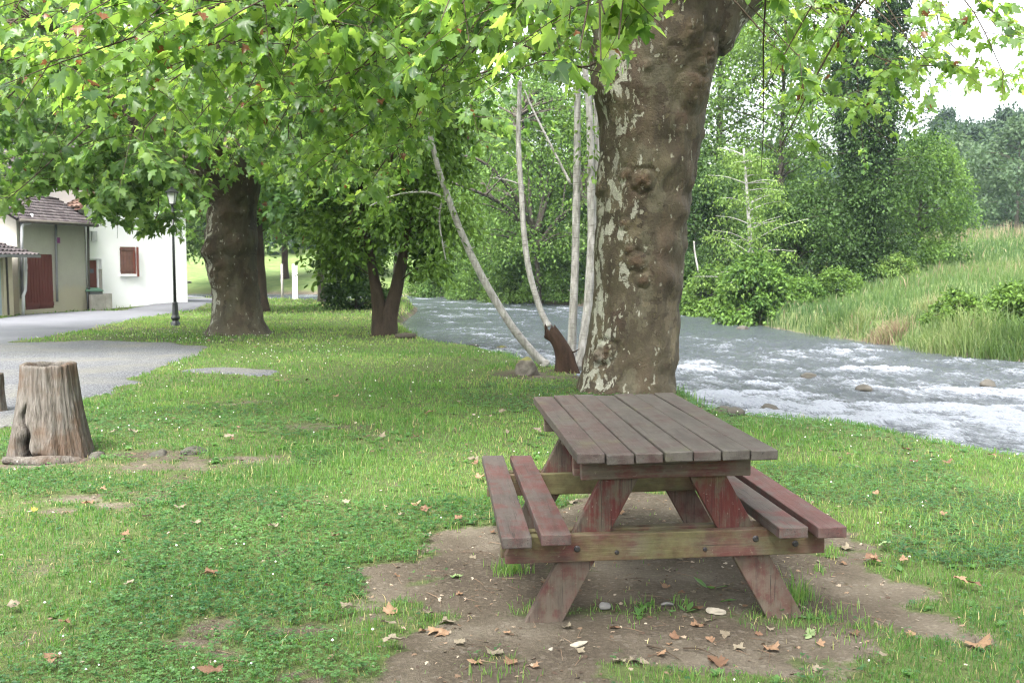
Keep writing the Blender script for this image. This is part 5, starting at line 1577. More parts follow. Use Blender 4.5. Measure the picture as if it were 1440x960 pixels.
def rock(name, p, size, mat, label, cat_, seed, group=None, sub=3, flat=.6, yaw=None, facets=.0):
    bm = bmesh.new()
    bmesh.ops.create_icosphere(bm, subdivisions=sub, radius=1.0)
    co = np.array([v.co[:] for v in bm.verts])
    fa = np.array([[v.index for v in f.verts] for f in bm.faces])
    bm.free()
    d = 1 + .55 * (fbm(co[:, 0] * 1.1 + seed, co[:, 1] * 1.1, co[:, 2] * 1.1, 2, seed) - .5) + .22 * (fbm(co[:, 0] * 3 + seed, co[:, 1] * 3, co[:, 2] * 3, 3, seed) - .5)
    r_ = rs(seed)
    for _ in range(11 if size[0] < .085 else 3):            # broken faces
        nv = r_.normal(0, 1, 3); nv /= np.linalg.norm(nv); h = r_.uniform(.40, .78)
        e = co @ nv - h
        co = co - np.where(e > 0, e * .92, 0)[:, None] * nv
    co = co * d[:, None] * np.array(size)
    a = yaw if yaw is not None else seed * 1.3
    R_ = np.array([[math.cos(a), -math.sin(a), 0], [math.sin(a), math.cos(a), 0], [0, 0, 1]])
    o = mk(name, co @ R_.T, fa, mat, smooth=size[0] > .09)
    o.location = [float(v) for v in p]
    return tag(o, label, cat_, group)
q = G(745, 527); rock('mossy_boulder', (q[0], q[1], gz(q[0], q[1]) + .08), (.24, .2, .2), M['moss_rock'], 'mossy squared boulder at the foot of the leaning pale stem', 'rock', 3, sub=4)
for px, py, s, lab, mt, sd in [(1137, 529, .12, 'brown boulder breaking the surface in the middle of the rapids', 'rock', 5), (705, 491, .16, 'dark mossy stone at the near edge of the river beside the lawn', 'moss_rock', 6), (666, 488, .13, 'small dark stone in the shallows at the left bank', 'rock', 7),
                             (640, 486, .10, 'smallest dark stone in the shallows by the lawn end', 'rock', 8), (1215, 547, .12, 'dark flat rock washed over by rapids', 'rock', 9), (1390, 540, .13, 'dark rock half under white water near the right edge', 'rock', 10), (1140, 582, .10, 'wet dark stone at the foot of the near bank rapids', 'rock', 11), (1080, 578, .14, 'low wet ledge stone where the water drops by the near bank', 'rock', 12), (1045, 463, .2, 'submerged boulder with a white wave at the calm upstream water', 'rock', 14), (846, 433, .2, 'pale stone on the far waterline behind the pale stems', 'rock_pale', 15)]:
    q = G(px, py, -.6); rock('river_rock', (q[0], q[1], float(z0(q[1])) - .60), (s * 1.3, s, s * .75), M[mt], lab, 'rock', sd, 'stones in the river')
for px, py, s, lab, sd in [(262, 402, .42, 'pale boulder touching the right corner of the white house', 21), (273, 406, .33, 'pale white stone on the verge right of the white house', 22), (291, 411, .36, 'pale low stone beside the dark plane trunk at the road bend', 23), (384, 415, .42, 'grey boulder lying in front of the grey post on the grass', 24)]:
    q = G(px, py); rock('verge_stone', (q[0], q[1], gz(q[0], q[1]) + .1), (s * 1.2, s, s * .8), M['rock_pale'], lab, 'rock', sd, 'stones along the road verge')
for px, py, s, mt, lab, sd, fl in [(1004, 861, (.052, .028, .022), 'stone_white', 'white broken stone lying under the table edge, larger of two', 31, 1), (939, 850, (.036, .022, .016), 'stone_grey', 'small pale grey stone lying on the earth under the table', 32, 1), (848, 858, (.036, .03, .02), 'stone_grey', 'dull brown grey stone on the earth right of the front leg', 33, 1), (815, 910, (.05, .03, .012), 'stone_white', 'flat pale stone sunk in the bare earth in front of the table', 34, 1), (775, 918, (.012, .01, .008), 'stone_white', 'tiny white pebble in front of the left table leg', 35, 1),
                                   (270, 638, (.12, .09, .05), 'rock', 'flat grey stone in the turf to the right of the tall stump', 36, 1), (225, 640, (.10, .08, .045), 'rock', 'flat brownish stone nearer to the tall stump', 37, 1), (140, 641, (.09, .07, .05), 'rock', 'stone at the foot of the tall stump', 38, 1)]:
    q = G(px, py); rock('stone', (q[0], q[1], gz(q[0], q[1]) + s[2] * (.5 if s[0] < .085 else -.1)), s, M[mt], lab, 'stone', sd, sub=3, yaw=.2 * sd)
for px, py, s, lab, sd in [(1003, 556, .09, 'earthy stone at the top of the eroded bank beside the plane trunk', 51), (1018, 572, .12, 'dark stone in the middle of the eroded bank behind the table', 52), (1030, 583, .09, 'pale stone at the bottom of the eroded bank behind the table', 53), (985, 551, .06, 'small stone nearest to the plane trunk in the eroded bank', 54)]:
    q = G(px, py); rock('bank_stone', (q[0], q[1], gz(q[0], q[1]) + .02), (s * 1.2, s, s * .7), M['rock'], lab, 'rock', sd, 'stones of the eroded bank')
# flat log by the forked tree
q = G(570, 476); b = Buf(); b.tube(np.array([(-.22, 0, .05), (0, .02, .06), (.24, .05, .05)]) + [q[0], q[1], gz(q[0], q[1])], [.06, .07, .055], 10, wob=.2)
tag(b.build('log', M['bark_dark']), 'short dark log lying on the grass beside the forked tree', 'log')

# ------------------------------------------------------------------ plants of the far bank
RP = rs(61)
_fp = np.array([(x, y, float(z0(y)) - .6) for x, y in smooth_line(FAR, 8) if 12 < y < 60])
def bank_pt(px, back):
    """a point of the far waterline, moved back onto the bank"""
    ppx, _, _ = proj(_fp)
    i = int(np.clip(np.argmin(np.abs(ppx - px)), 1, len(_fp) - 2))
    t = _fp[i + 1] - _fp[i - 1]; nrm_ = np.array([-t[1], t[0]]) / np.hypot(t[0], t[1])
    q = _fp[i][:2] + nrm_ * back
    if inside(q[:1], q[1:2], RIVER)[0]: q = _fp[i][:2] - nrm_ * back
    return q
def tussock(px, py, n, h, sp, lab, tone, mat='meadow', cat_='grass tuft', group='tussocks along the far waterline', back=.32):
    q = bank_pt(px, back)
    x = q[0] + RP.normal(0, sp, n); y = q[1] + RP.normal(0, sp, n)
    V, Fs, A = blades(x, y, h * RP.uniform(.6, 1.2, n), .02 * np.ones(n), RP, np.clip(RP.normal(tone, .13, n), 0, 1), .75)
    o = mk('grass_tussock', V, Fs, M[mat], attrs={'tone': A})
    return tag(o, lab, cat_, group)
tussock(1240, 474, 420, .55, .22, 'brown dead grass tuft hanging over the waterline', .96)
tussock(1222, 477, 240, .4, .2, 'smaller brown tuft just left of the dead grass tuft', .95)
tussock(1355, 480, 420, .85, .35, 'tall sedge clump with pale arching blades near the right edge', .55)
tussock(1320, 468, 420, .8, .35, 'sedge clump left of the tall arching one', .62)
tussock(1395, 490, 420, .75, .3, 'dark green sedge clump at the water near the right edge', .25)
tussock(1290, 476, 300, .6, .3, 'mixed green sedge clump between the dead tuft and the tall sedges', .4)
for px_, back_, h_, lab_, tone_ in [(1150, .5, .5, 'low green tuft at the waterline below the ivy-clad tree', .3), (1185, .6, .55, 'yellowish grass tuft on the bank below the ivy-clad tree', .7), (1205, 2.5, .7, 'tall pale grass clump up the bank from the brown tufts', .75),
                                (1300, 3.4, .8, 'tall yellow grass clump up the bank behind the sedges', .72), (1380, 4.2, .8, 'dark green weed clump up the bank near the right edge', .12), (1255, 4.5, .7, 'dark weed clump half way up the meadow', .1), (1330, 6.5, .8, 'reddish brown weed clump high in the meadow', .97), (1415, 7, .9, 'pale tall weed clump high in the meadow by the right edge', .8)]:
    tussock(px_, 0, 380, h_, .38, lab_, tone_, group='weed clumps of the far bank', back=back_)
tussock(1428, 498, 420, .6, .3, 'bright green tuft at the right edge by the water', .2)
for px, back, H_, R_, lab, lm in [(1425, 2.6, 1.9, 1.3, 'bright leafy bush at the right edge of the far bank', 'leaf_light'), (1340, 1.8, 1.0, .8, 'low mixed bush above the sedge clumps', 'leaf_mid'), (1275, 1.4, .9, .7, 'low bush above the dead grass tuft', 'leaf_mid')]:
    q = bank_pt(px, back)
    crown_tree('meadow_bush', (q[0], q[1], gz(q[0], q[1])), H_, R_, .0, lab, lm, RP, 'bush', n_cl=40, per=110, lsize=.11, tr=.02, base_bush=True, tpl=OVAL)
for px, Y, H_, R_, lab, lm in [(1130, 41, 1.3, 1.1, 'pale weedy bush at the foot of the meadow left of the ivy-clad tree', 'leaf_ash'), (1180, 42, 1.2, 1.2, 'dense green weeds in front of the ivy-clad tree', 'leaf_mid'), (1262, 45, 1.3, 1.0, 'low bush with light leaves right below the ivy-clad tree', 'leaf_light')]:
    crown_tree('meadow_bush', at(px, Y), H_, R_, .0, lab, lm, RP, 'bush', n_cl=40, per=110, lsize=.12, tr=.02, base_bush=True)
# ------------------------------------------------------------------ houses across the road
class Facade:
    """a vertical wall plane standing on two surveyed ground points"""
    def __init__(s, A, B):
        s.A, s.B = np.array([A[0], A[1], 0]), np.array([B[0], B[1], 0])
        s.u = (s.B - s.A); s.L = np.linalg.norm(s.u); s.u /= s.L
        s.n = np.array([s.u[1], -s.u[0], 0])            # towards the camera
        if s.n @ (-s.A) < 0: s.n = -s.n
        s.zb = min(gz(A[0], A[1]), gz(B[0], B[1])) - .15
    def uz(s, px, py):
        d = np.array(ray(px, py)); o = np.array([0, 0, CAMH])
        t = ((s.A - o) @ s.n) / (d @ s.n)
        p = o + d * t
        return (p - s.A) @ s.u, p[2]
    def pt(s, u, z, out=0.0):
        p = s.A + s.u * u + s.n * out
        return np.array([p[0], p[1], z])
    def slab(s, b, u0, z0_, u1, z1, o0, o1, a=0.0):
        V = [s.pt(u, z, o) for o in (o0, o1) for z in (z0_, z1) for u in (u0, u1)]
        b.add(V, [[0, 2, 3, 1], [4, 5, 7, 6], [0, 1, 5, 4], [2, 6, 7, 3], [0, 4, 6, 2], [1, 3, 7, 5]], None, a)
    def rect(s, px0, py0, px1, py1):
        u0, za = s.uz(px0, py0); u1, zb = s.uz(px1, py1)
        return u0, zb, u1, za
    def walls(s, b, u0, u1, zt, depth, holes=(), reveal=.22, gable=None):
        us = sorted({u0, u1} | {h[0] for h in holes} | {h[2] for h in holes})
        zs = sorted({s.zb, zt} | {max(h[1], s.zb) for h in holes} | {h[3] for h in holes})
        for ua, ub in zip(us[:-1], us[1:]):
            for za, zb in zip(zs[:-1], zs[1:]):
                cu, cz = (ua + ub) / 2, (za + zb) / 2
                if any(h[0] < cu < h[2] and h[1] < cz < h[3] for h in holes): continue
                b.quad(s.pt(ua, za), s.pt(ub, za), s.pt(ub, zb), s.pt(ua, zb))
        for h in holes:
            a, c, d, e = h[0], max(h[1], s.zb), h[2], h[3]
            r = -reveal
            b.quad(s.pt(a, c), s.pt(a, e), s.pt(a, e, r), s.pt(a, c, r)); b.quad(s.pt(d, c), s.pt(d, c, r), s.pt(d, e, r), s.pt(d, e))
            b.quad(s.pt(a, e), s.pt(d, e), s.pt(d, e, r), s.pt(a, e, r)); b.quad(s.pt(a, c), s.pt(a, c, r), s.pt(d, c, r), s.pt(d, c))
            b.quad(s.pt(a, c, r), s.pt(a, e, r), s.pt(d, e, r), s.pt(d, c, r))
        for u in (u0, u1):
            b.quad(s.pt(u, s.zb), s.pt(u, s.zb, -depth), s.pt(u, zt, -depth), s.pt(u, zt))
        b.quad(s.pt(u0, s.zb, -depth), s.pt(u1, s.zb, -depth), s.pt(u1, zt, -depth), s.pt(u0, zt, -depth))
        b.quad(s.pt(u0, zt), s.pt(u1, zt), s.pt(u1, zt, -depth), s.pt(u0, zt, -depth))
        if gable:
            um, zm = gable
            for o in (0, -depth):
                b.add([s.pt(u0, zt, o), s.pt(u1, zt, o), s.pt(um, zm, o)], None, [[0, 1, 2]])

def tiles(b, p00, p10, p11, p01, nu, nv, r, th=.05):
    """courses of overlapping tiles from the eave p00-p10 up to the ridge p01-p11"""
    p00, p10, p11, p01 = [np.array(p, float) for p in (p00, p10, p11, p01)]
    nrm = np.cross(p10 - p00, p01 - p00); nrm /= np.linalg.norm(nrm)
    if nrm[2] < 0: nrm = -nrm
    f = lambda u, v: (p00 * (1 - u) + p10 * u) * (1 - v) + (p01 * (1 - u) + p11 * u) * v
    b.add([p00 - nrm * .06, p10 - nrm * .06, p11 - nrm * .06, p01 - nrm * .06], [[0, 1, 2, 3]], None, .1)
    for j in range(nv):
        for i in range(nu):
            u0, u1 = i / nu, (i + .94) / nu
            v0, v1 = j / nv, (j + 1.15) / nv
            v1 = min(v1, 1)
            um = (u0 + u1) / 2
            dz = r.uniform(0, .012)
            lo = nrm * (th + dz); hi = nrm * (.004 + dz)
            a, m, c = f(u0, v0) + lo * .4, f(um, v0) + lo * 1.5, f(u1, v0) + lo * .4
            d, e, g = f(u0, v1) + hi * .4, f(um, v1) + hi * 1.5, f(u1, v1) + hi * .4
            a2, c2, m2 = f(u0, v0) - nrm * .02, f(u1, v0) - nrm * .02, f(um, v0) - nrm * .02
            b.add([a, m, c, d, e, g, a2, m2, c2], [[0, 1, 4, 3], [1, 2, 5, 4], [6, 7, 1, 0], [7, 8, 2, 1]], None, r.uniform(0, 1))
RH = rs(5)
# white house
FW = Facade(P(124, 436, 39.7)[:2], P(264, 426, 43.6)[:2])
hW = thing('white_house', FW.pt(FW.L / 2, FW.zb), 'bright white rendered house with one brown shuttered window and a rust red door', 'house')
door_w = FW.rect(125, 364, 145, 434); win_w = FW.rect(168, 347, 192, 385)
b = Buf()
uE, zE = FW.uz(110, 292); uA, zA = FW.uz(194, 240)
zE = FW.uz(124, 283)[1]
FW.walls(b, 0, FW.L, zE, 7.5, [door_w, win_w], gable=(FW.L * .52, zA))
b.build('wall', M['white_wall'], hW, smooth=False)
b = Buf(); u_, z_, u2, z2 = FW.rect(125, 366, 140, 434); FW.slab(b, u_ + .01, z_, u2, z2, -.20, -.14)
for k in range(1, 4):
    FW.slab(b, u_ + .06, z_ + (z2 - z_) * (k - .9) / 3.2, u2 - .06, z_ + (z2 - z_) * (k - .1) / 3.2, -.14, -.125)
dr = b.build('door', M['rust_door'], hW, smooth=False)
b = Buf(); FW.slab(b, *FW.rect(129, 378, 134, 384), -.124, -.112); b.build('letter_plate', M['plaque'], dr, smooth=False)
b = Buf(); FW.slab(b, u2 + .01, z_, u2 + .10, z2, -.20, -.1); b.build('door_frame', M['white_post'], hW, smooth=False)
b = Buf(); ww0, wz0, ww1, wz1 = win_w
n = 5
for i in range(n):
    FW.slab(b, ww0 + (ww1 - ww0) * .88 * i / n + .008, wz0, ww0 + (ww1 - ww0) * .88 * (i + 1) / n - .002, wz1, .02, .055)
for zz_ in (.1, .88):
    FW.slab(b, ww0 - .04, wz0 + (wz1 - wz0) * zz_, ww1 * .12 + ww0 * .88 + (ww1 - ww0) * .7, wz0 + (wz1 - wz0) * (zz_ + .05), .057, .075)
b.build('shutter', M['shutter'], hW, smooth=False)
b = Buf()
for i in range(2):
    FW.slab(b, ww1 - .17 + .09 * i, wz0 - .12 * (i == 1), ww1 - .085 + .09 * i, wz1, .03 + .12 * i, .075 + .12 * i)
b.build('shutter', M['rust_door'], hW, smooth=False)['label'] = 'narrow half open shutter leaf in red brown'
b = Buf(); FW.slab(b, ww0 - .05, wz0 - .09, ww1 + .02, wz0 - .005, 0.003, .10); b.build('window_sill', M['white_wall'], hW, smooth=False)
b = Buf(); FW.slab(b, *FW.rect(127, 325, 135, 339), .02, .10)
for k in range(5):
    u0_, z0_, u1_, z1_ = FW.rect(127 + k * 1.7, 325, 127.9 + k * 1.7, 339); FW.slab(b, u0_, z0_, u1_, z1_, .10, .12)
b.build('vent_grille', M['pipe_white'], hW, smooth=False)
b = Buf()
um = FW.L * .52
tiles(b, FW.pt(-.5, zE - .25, .45), FW.pt(-.5, zE - .25, -7.9), FW.pt(um, zA + .05, -7.9), FW.pt(um, zA + .05, .45), 26, 14, RH)
tiles(b, FW.pt(FW.L + .5, zE - .25, .45), FW.pt(FW.L + .5, zE - .25, -7.9), FW.pt(um, zA + .05, -7.9), FW.pt(um, zA + .05, .45), 26, 14, RH)
b.build('roof', M['tile_red'], hW, smooth=False, attr='tone')
b = Buf()
for s0, s1 in (((-.5, zE - .25), (um, zA + .05)), ((FW.L + .5, zE - .25), (um, zA + .05))):
    b.add([FW.pt(s0[0], s0[1] - .12, .47), FW.pt(s1[0], s1[1] - .12, .47), FW.pt(s1[0], s1[1] + .06, .47), FW.pt(s0[0], s0[1] + .06, .47), FW.pt(s0[0], s0[1] - .12, .05), FW.pt(s1[0], s1[1] - .12, .05)], [[0, 1, 2, 3], [0, 4, 5, 1]])
b.build('verge_board', M['shutter'], hW, smooth=False)
# barn with the big red doors
FB_ = Facade(P(28, 444, 35.2)[:2], P(123, 434, 39.3)[:2])
hB = thing('barn', FB_.pt(FB_.L / 2, FB_.zb), 'grey rendered barn with tall dark red double doors and brown tiled roof', 'barn')
bd = FB_.rect(33, 357, 76, 433)
zB = FB_.uz(76, 308)[1]
b = Buf(); FB_.walls(b, 0, FB_.L - .02, zB, 6.5, [bd], reveal=.12); b.build('wall', M['barn_wall'], hB, smooth=False)
for i in range(2):
    b = Buf(); du = (bd[2] - bd[0]) / 2
    FB_.slab(b, bd[0] + du * i + .01, bd[1], bd[0] + du * (i + 1) - .01, bd[3], -.10, -.02)
    for k in range(5):
        FB_.slab(b, bd[0] + du * (i + k / 5) + .03, bd[1] + .12, bd[0] + du * (i + (k + 1) / 5) - .01, bd[3] - .03, -.02, -.004)
    FB_.slab(b, bd[0] + du * i + .01, bd[1] + .10, bd[0] + du * (i + 1) - .01, bd[1] + .24, -.003, .02)
    d_ = b.build('door', M['red_door'], hB, smooth=False)
    if i == 0:
        b = Buf(); FB_.slab(b, *FB_.rect(35.5, 371, 38.5, 378), 0.0, .012); b.build('notice', M['sign_white'], d_, smooth=False)
b = Buf(); rz_ = zB + 2.3
tiles(b, FB_.pt(-.6, zB - .12, .45), FB_.pt(FB_.L + .15, zB - .12, .45), FB_.pt(FB_.L + .15, rz_, -3.6), FB_.pt(-.6, rz_, -3.6), 40, 20, RH)
tiles(b, FB_.pt(-.6, zB - .12, -6.9), FB_.pt(FB_.L + .15, zB - .12, -6.9), FB_.pt(FB_.L + .15, rz_, -3.6), FB_.pt(-.6, rz_, -3.6), 20, 8, RH)
b.build('roof', M['tile_dark'], hB, smooth=False, attr='tone')
def pipe(F_, pxs, out, w, mat, par, nm='drainpipe'):
    b = Buf(); pts = []
    for px, py in pxs:
        u, z = F_.uz(px, py); pts.append(F_.pt(u, z, out))
    b.tube(np.array(pts), w, 8)
    return b.build(nm, mat, par)
b = Buf(); b.tube([FB_.pt(-.5, zB - .17, .5), FB_.pt(FB_.L + .1, zB - .17, .5)], .07, 8); b.build('gutter', M['dark_frame'], hB)
pp = pipe(FB_, [(75.5, 309), (76, 340), (77, 400), (77.5, 424)], .09, .045, M['pipe_grey'], hB)
b = Buf(); FB_.slab(b, *FB_.rect(75, 334, 79, 342), .15, .17); b.build('parking_sign', M['sign_purple'], pp, smooth=False)
pipe(FB_, [(121, 314), (121.5, 370), (122.5, 432)], .09, .05, M['dark_frame'], hB)
pipe(FB_, [(36, 301), (35, 311), (33, 314), (24, 316), (22, 320), (22, 348)], .25, .05, M['pipe_white'], hB)
pipe(FB_, [(25, 355), (25.5, 385), (25, 408), (22, 416), (22, 444)], .3, .055, M['pipe_white'], hB)
pipe(FB_, [(28, 305), (28.5, 350), (29, 420)], .06, .05, M['pipe_grey'], hB)
# low garage at the far left
FG = Facade(P(-70, 455, 30.8)[:2], P(20, 444, 34.4)[:2])
hG = thing('garage', FG.pt(FG.L / 2, FG.zb), 'low cream garage with pale blue-grey door cut off by the left edge', 'garage')
zG = FG.uz(20, 357)[1]
gd = FG.rect(-50, 363, 7, 443)
b = Buf(); FG.walls(b, 0, FG.L, zG, 3.4, [gd], reveal=.15); b.build('wall', M['cream_wall'], hG, smooth=False)
b = Buf(); FG.slab(b, gd[0] + .01, gd[1], gd[2] - .01, gd[3] - .01, -.14, -.09); b.build('garage_door', M['blue_door'], hG, smooth=False)
b = Buf(); FG.slab(b, *FG.rect(7.2, 361, 11.5, 443), .003, .06); b.build('door_frame', M['dark_frame'], hG, smooth=False)
b = Buf()
tiles(b, FG.pt(-.3, zG - .05, .6), FG.pt(FG.L + .75, zG - .05, .6), FG.pt(FG.L + .05, zG + 1.0, -2.6), FG.pt(-.3, zG + 1.35, -2.6), 18, 9, RH)
b.build('roof', M['tile_dark'], hG, smooth=False, attr='tone')
b = Buf(); FG.slab(b, -.3, zG - .13, FG.L + .75, zG - .03, .56, .64); b.build('gutter', M['pipe_grey'], hG, smooth=False)
# pale house behind the garage and the back house with the chimney
FP = Facade(P(-90, 440, 41)[:2], P(27, 440, 38)[:2])
hP = thing('pale_house', FP.pt(FP.L / 2, FP.zb), 'pale pinkish house wall rising behind the low garage', 'house')
zP = FP.uz(10, 262)[1]
b = Buf(); FP.walls(b, 0, FP.L, zP, 6); b.build('wall', M['pinkish_wall'], hP, smooth=False)
b = Buf(); tiles(b, FP.pt(-.4, zP - .1, .5), FP.pt(FP.L + .4, zP - .1, .5), FP.pt(FP.L + .4, zP + 2, -3.2), FP.pt(-.4, zP + 2, -3.2), 18, 10, RH)
tiles(b, FP.pt(-.4, zP - .1, -6.4), FP.pt(FP.L + .4, zP - .1, -6.4), FP.pt(FP.L + .4, zP + 2, -3.2), FP.pt(-.4, zP + 2, -3.2), 12, 6, RH)
b.build('roof', M['tile_dark'], hP, smooth=False, attr='tone')
FK = Facade(P(60, 440, 47)[:2], P(200, 440, 50)[:2])
hK = thing('back_house', FK.pt(FK.L / 2, FK.zb), 'house behind the barn showing only its weathered tiled roof and white chimney', 'house')
zK = FK.uz(100, 292)[1]
b = Buf(); FK.walls(b, 0, FK.L, zK, 8); b.build('wall', M['white_wall'], hK, smooth=False)
b = Buf(); tiles(b, FK.pt(-.4, zK - .1, .5), FK.pt(FK.L + .4, zK - .1, .5), FK.pt(FK.L + .4, zK + 2.1, -4), FK.pt(-.4, zK + 2.1, -4), 30, 14, RH)
tiles(b, FK.pt(-.4, zK - .1, -8.4), FK.pt(FK.L + .4, zK - .1, -8.4), FK.pt(FK.L + .4, zK + 2.1, -4), FK.pt(-.4, zK + 2.1, -4), 20, 8, RH)
b.build('roof', M['tile_dark'], hK, smooth=False, attr='tone')
cu, cz = FK.uz(131, 262)
b = Buf(); FK.slab(b, cu - .3, cz - .9, cu + .3, cz + .25, -2.9, -2.3); FK.slab(b, cu - .36, cz + .252, cu + .36, cz + .36, -2.96, -2.24)
for q in (-.2, .2):
    b.tube([FK.pt(cu + q, cz + .36, -2.6), FK.pt(cu + q, cz + .75, -2.6)], .09, 8)
b.build('chimney', M['white_wall'], hK, smooth=False)
# concrete bin enclosure, bin, post
q0, q1 = G(129, 437), G(157, 436)
FC = Facade(q0, q1)
b = Buf(); zc = FC.uz(140, 414)[1]
FC.slab(b, 0, FC.zb, FC.L, zc, -.14, 0); FC.slab(b, FC.L - .13, FC.zb, FC.L, zc - .01, -1.0, -.141)
FC.slab(b, FC.L - .28, FC.zb, FC.L + .02, zc + .03, -.16, .025)
o = b.build('concrete_wall', M['concrete'], None, smooth=False); tag(o, 'low grey concrete wall hiding the wheelie bin beside the white house', 'wall')
qb = FC.pt(FC.L * .50, 0, -.62); zb_ = gz(qb[0], qb[1]); zt_ = FC.uz(140, 410)[1]
tb = thing('wheelie_bin', (qb[0], qb[1], zb_), 'grey wheelie bin with greenish lid peeping over the low concrete wall', 'bin')
b = Buf(); h_ = zt_ - zb_
b.lathe([(.36, .08), (.43, h_ - .02), (.45, h_)], (qb[0], qb[1], zb_), 4); b.build('bin_body', M['bin_grey'], tb, smooth=False)
b = Buf(); b.lathe([(.50, h_ + .003), (.50, h_ + .05), (.30, h_ + .15), (.001, h_ + .16)], (qb[0], qb[1], zb_), 4); b.build('lid', M['bin_green'], tb, smooth=False)
for s_ in (-1, 1):
    b = Buf(); b.tube([[qb[0] + s_ * .22, qb[1] + .3, zb_ + .09], [qb[0] + s_ * .28, qb[1] + .3, zb_ + .09]], .09, 12); b.build('wheel', M['black_iron'], tb)
pw = FC.pt(FC.L * .78, 0, -.35); zt_ = FC.uz(150.5, 379)[1]
b = Buf(); b.box((pw[0], pw[1], (zt_ + gz(pw[0], pw[1]) - .1) / 2), (.11, .11, zt_ - gz(pw[0], pw[1]) + .1), .2); b.box((pw[0], pw[1], zt_ + .006), (.125, .125, .025), .2)
tag(b.build('wooden_post', M['grey_post'], None, smooth=False), 'weathered wooden post standing behind the low concrete wall', 'post')

# ------------------------------------------------------------------ street lamp, posts
l0 = G(247, 458)
LX, LY, LZ = l0[0], l0[1], gz(l0[0], l0[1])
H_ = P(241, 263, LY)[2] - LZ
tL = thing('street_lamp', (LX, LY, LZ), 'black cast iron street lamp on the grass, its lantern tucked under plane leaves', 'street lamp')
b = Buf(); b.lathe([(.125, -.05), (.125, .10), (.105, .12), (.085, .14), (.085, .17), (.115, .20), (.125, .235), (.115, .27), (.09, .30), (.088, .33), (.078, .56), (.07, .62), (.075, .635), (.075, .66), (.05, .675)], (LX, LY, LZ), 20); b.build('lamp_base', M['black_iron'], tL)
b = Buf(); b.tube([(LX, LY, LZ + .66), (LX, LY, LZ + H_ - .50)], [.042, .032], 12); b.lathe([(.034, H_ - .72), (.05, H_ - .70), (.034, H_ - .68)], (LX, LY, LZ), 14); b.build('pole', M['black_iron'], tL)
lz = LZ + H_ - .5
b = Buf(); b.lathe([(.03, 0), (.09, .02), (.095, .04)], (LX, LY, lz), 12)
for k in range(4):
    a = PI / 4 + k * PI / 2
    b.tube([(LX + .085 * math.cos(a), LY + .085 * math.sin(a), lz + .03), (LX + .155 * math.cos(a), LY + .155 * math.sin(a), lz + .34)], .009, 5)
b.lathe([(.19, .34), (.19, .36), (.10, .44), (.05, .455), (.05, .48), (.001, .52)], (LX, LY, lz), 8)
b.build('lantern_frame', M['black_iron'], tL, smooth=False)
b = Buf()
V = [[LX + r_ * math.cos(PI / 4 + k * PI / 2), LY + r_ * math.sin(PI / 4 + k * PI / 2), lz + z_] for r_, z_ in ((.08, .042), (.148, .338)) for k in range(4)]
b.add(V, [[0, 1, 5, 4], [1, 2, 6, 5], [2, 3, 7, 6], [3, 0, 4, 7]]); b.build('lantern_glass', M['lantern_glass'], tL, smooth=False)

q = G(415, 419); top = P(417, 372, q[1])[2]; zq = gz(q[0], q[1])
b = Buf(); b.box((q[0], q[1], (zq + top) / 2 - .05), (.29, .10, top - zq + .1), .15); b.box((q[0] + .004, q[1], top + .012), (.31, .12, .022), .15)
tag(b.build('white_post', M['white_post'], None, smooth=False), 'flat white post standing on the green bank left of the river', 'post')
q = G(397, 420); top = P(397, 372, q[1])[2]; zq = gz(q[0], q[1])
b = Buf(); b.tube([(q[0], q[1], zq - .1), (q[0], q[1], top)], [.07, .065], 10); b.lathe([(.068, top - zq), (.04, top - zq + .03), (.001, top - zq + .035)], (q[0], q[1], zq), 10)
tag(b.build('grey_post', M['grey_post'], None), 'slim grey round post left of the white one on the bank', 'post')

# ------------------------------------------------------------------ shed roof beyond the meadow crest
pS = P(1500, 318, 72); zS = pS[2] - .3
tS = thing('field_shed', (pS[0], pS[1], gz(pS[0], pS[1])), 'blue-grey ribbed sheet roof of a shed peeping over the meadow crest', 'shed')
b = Buf(); zz_ = gz(pS[0], pS[1]); hh_ = max(1.6, zS - zz_ + .2)
b.box((pS[0] + .6, pS[1] + 1.5, zz_ + hh_ / 2 - .2), (4.2, 3, hh_), 0); b.build('wall', M['dark_frame'], tS, smooth=False)
b = Buf()
a0, a1 = np.array([pS[0] - 2.0, pS[1] - .4, zz_ + hh_ - .45]), np.array([pS[0] + 3.4, pS[1] - .4, zz_ + hh_ - .45])
c0, c1 = np.array([pS[0] - .3, pS[1] + 3.4, zz_ + hh_ + .85]), np.array([pS[0] + 3.4, pS[1] + 3.4, zz_ + hh_ + .85])
for k in range(18):
    f0, f1 = k / 18, (k + .8) / 18
    up = np.array([0, 0, .06 * (k % 2)])
    b.add([a0 + (a1 - a0) * f0 + up, a0 + (a1 - a0) * (f1 + .012) + up, c0 + (c1 - c0) * (f1 + .012) + up, c0 + (c1 - c0) * f0 + up], [[0, 1, 2, 3]])
b.add([a0 - [0, 0, .05], a1 - [0, 0, .05], c1 - [0, 0, .05], c0 - [0, 0, .05]], [[0, 1, 2, 3]])
b.build('roof', M['panel_roof'], tS, smooth=False)

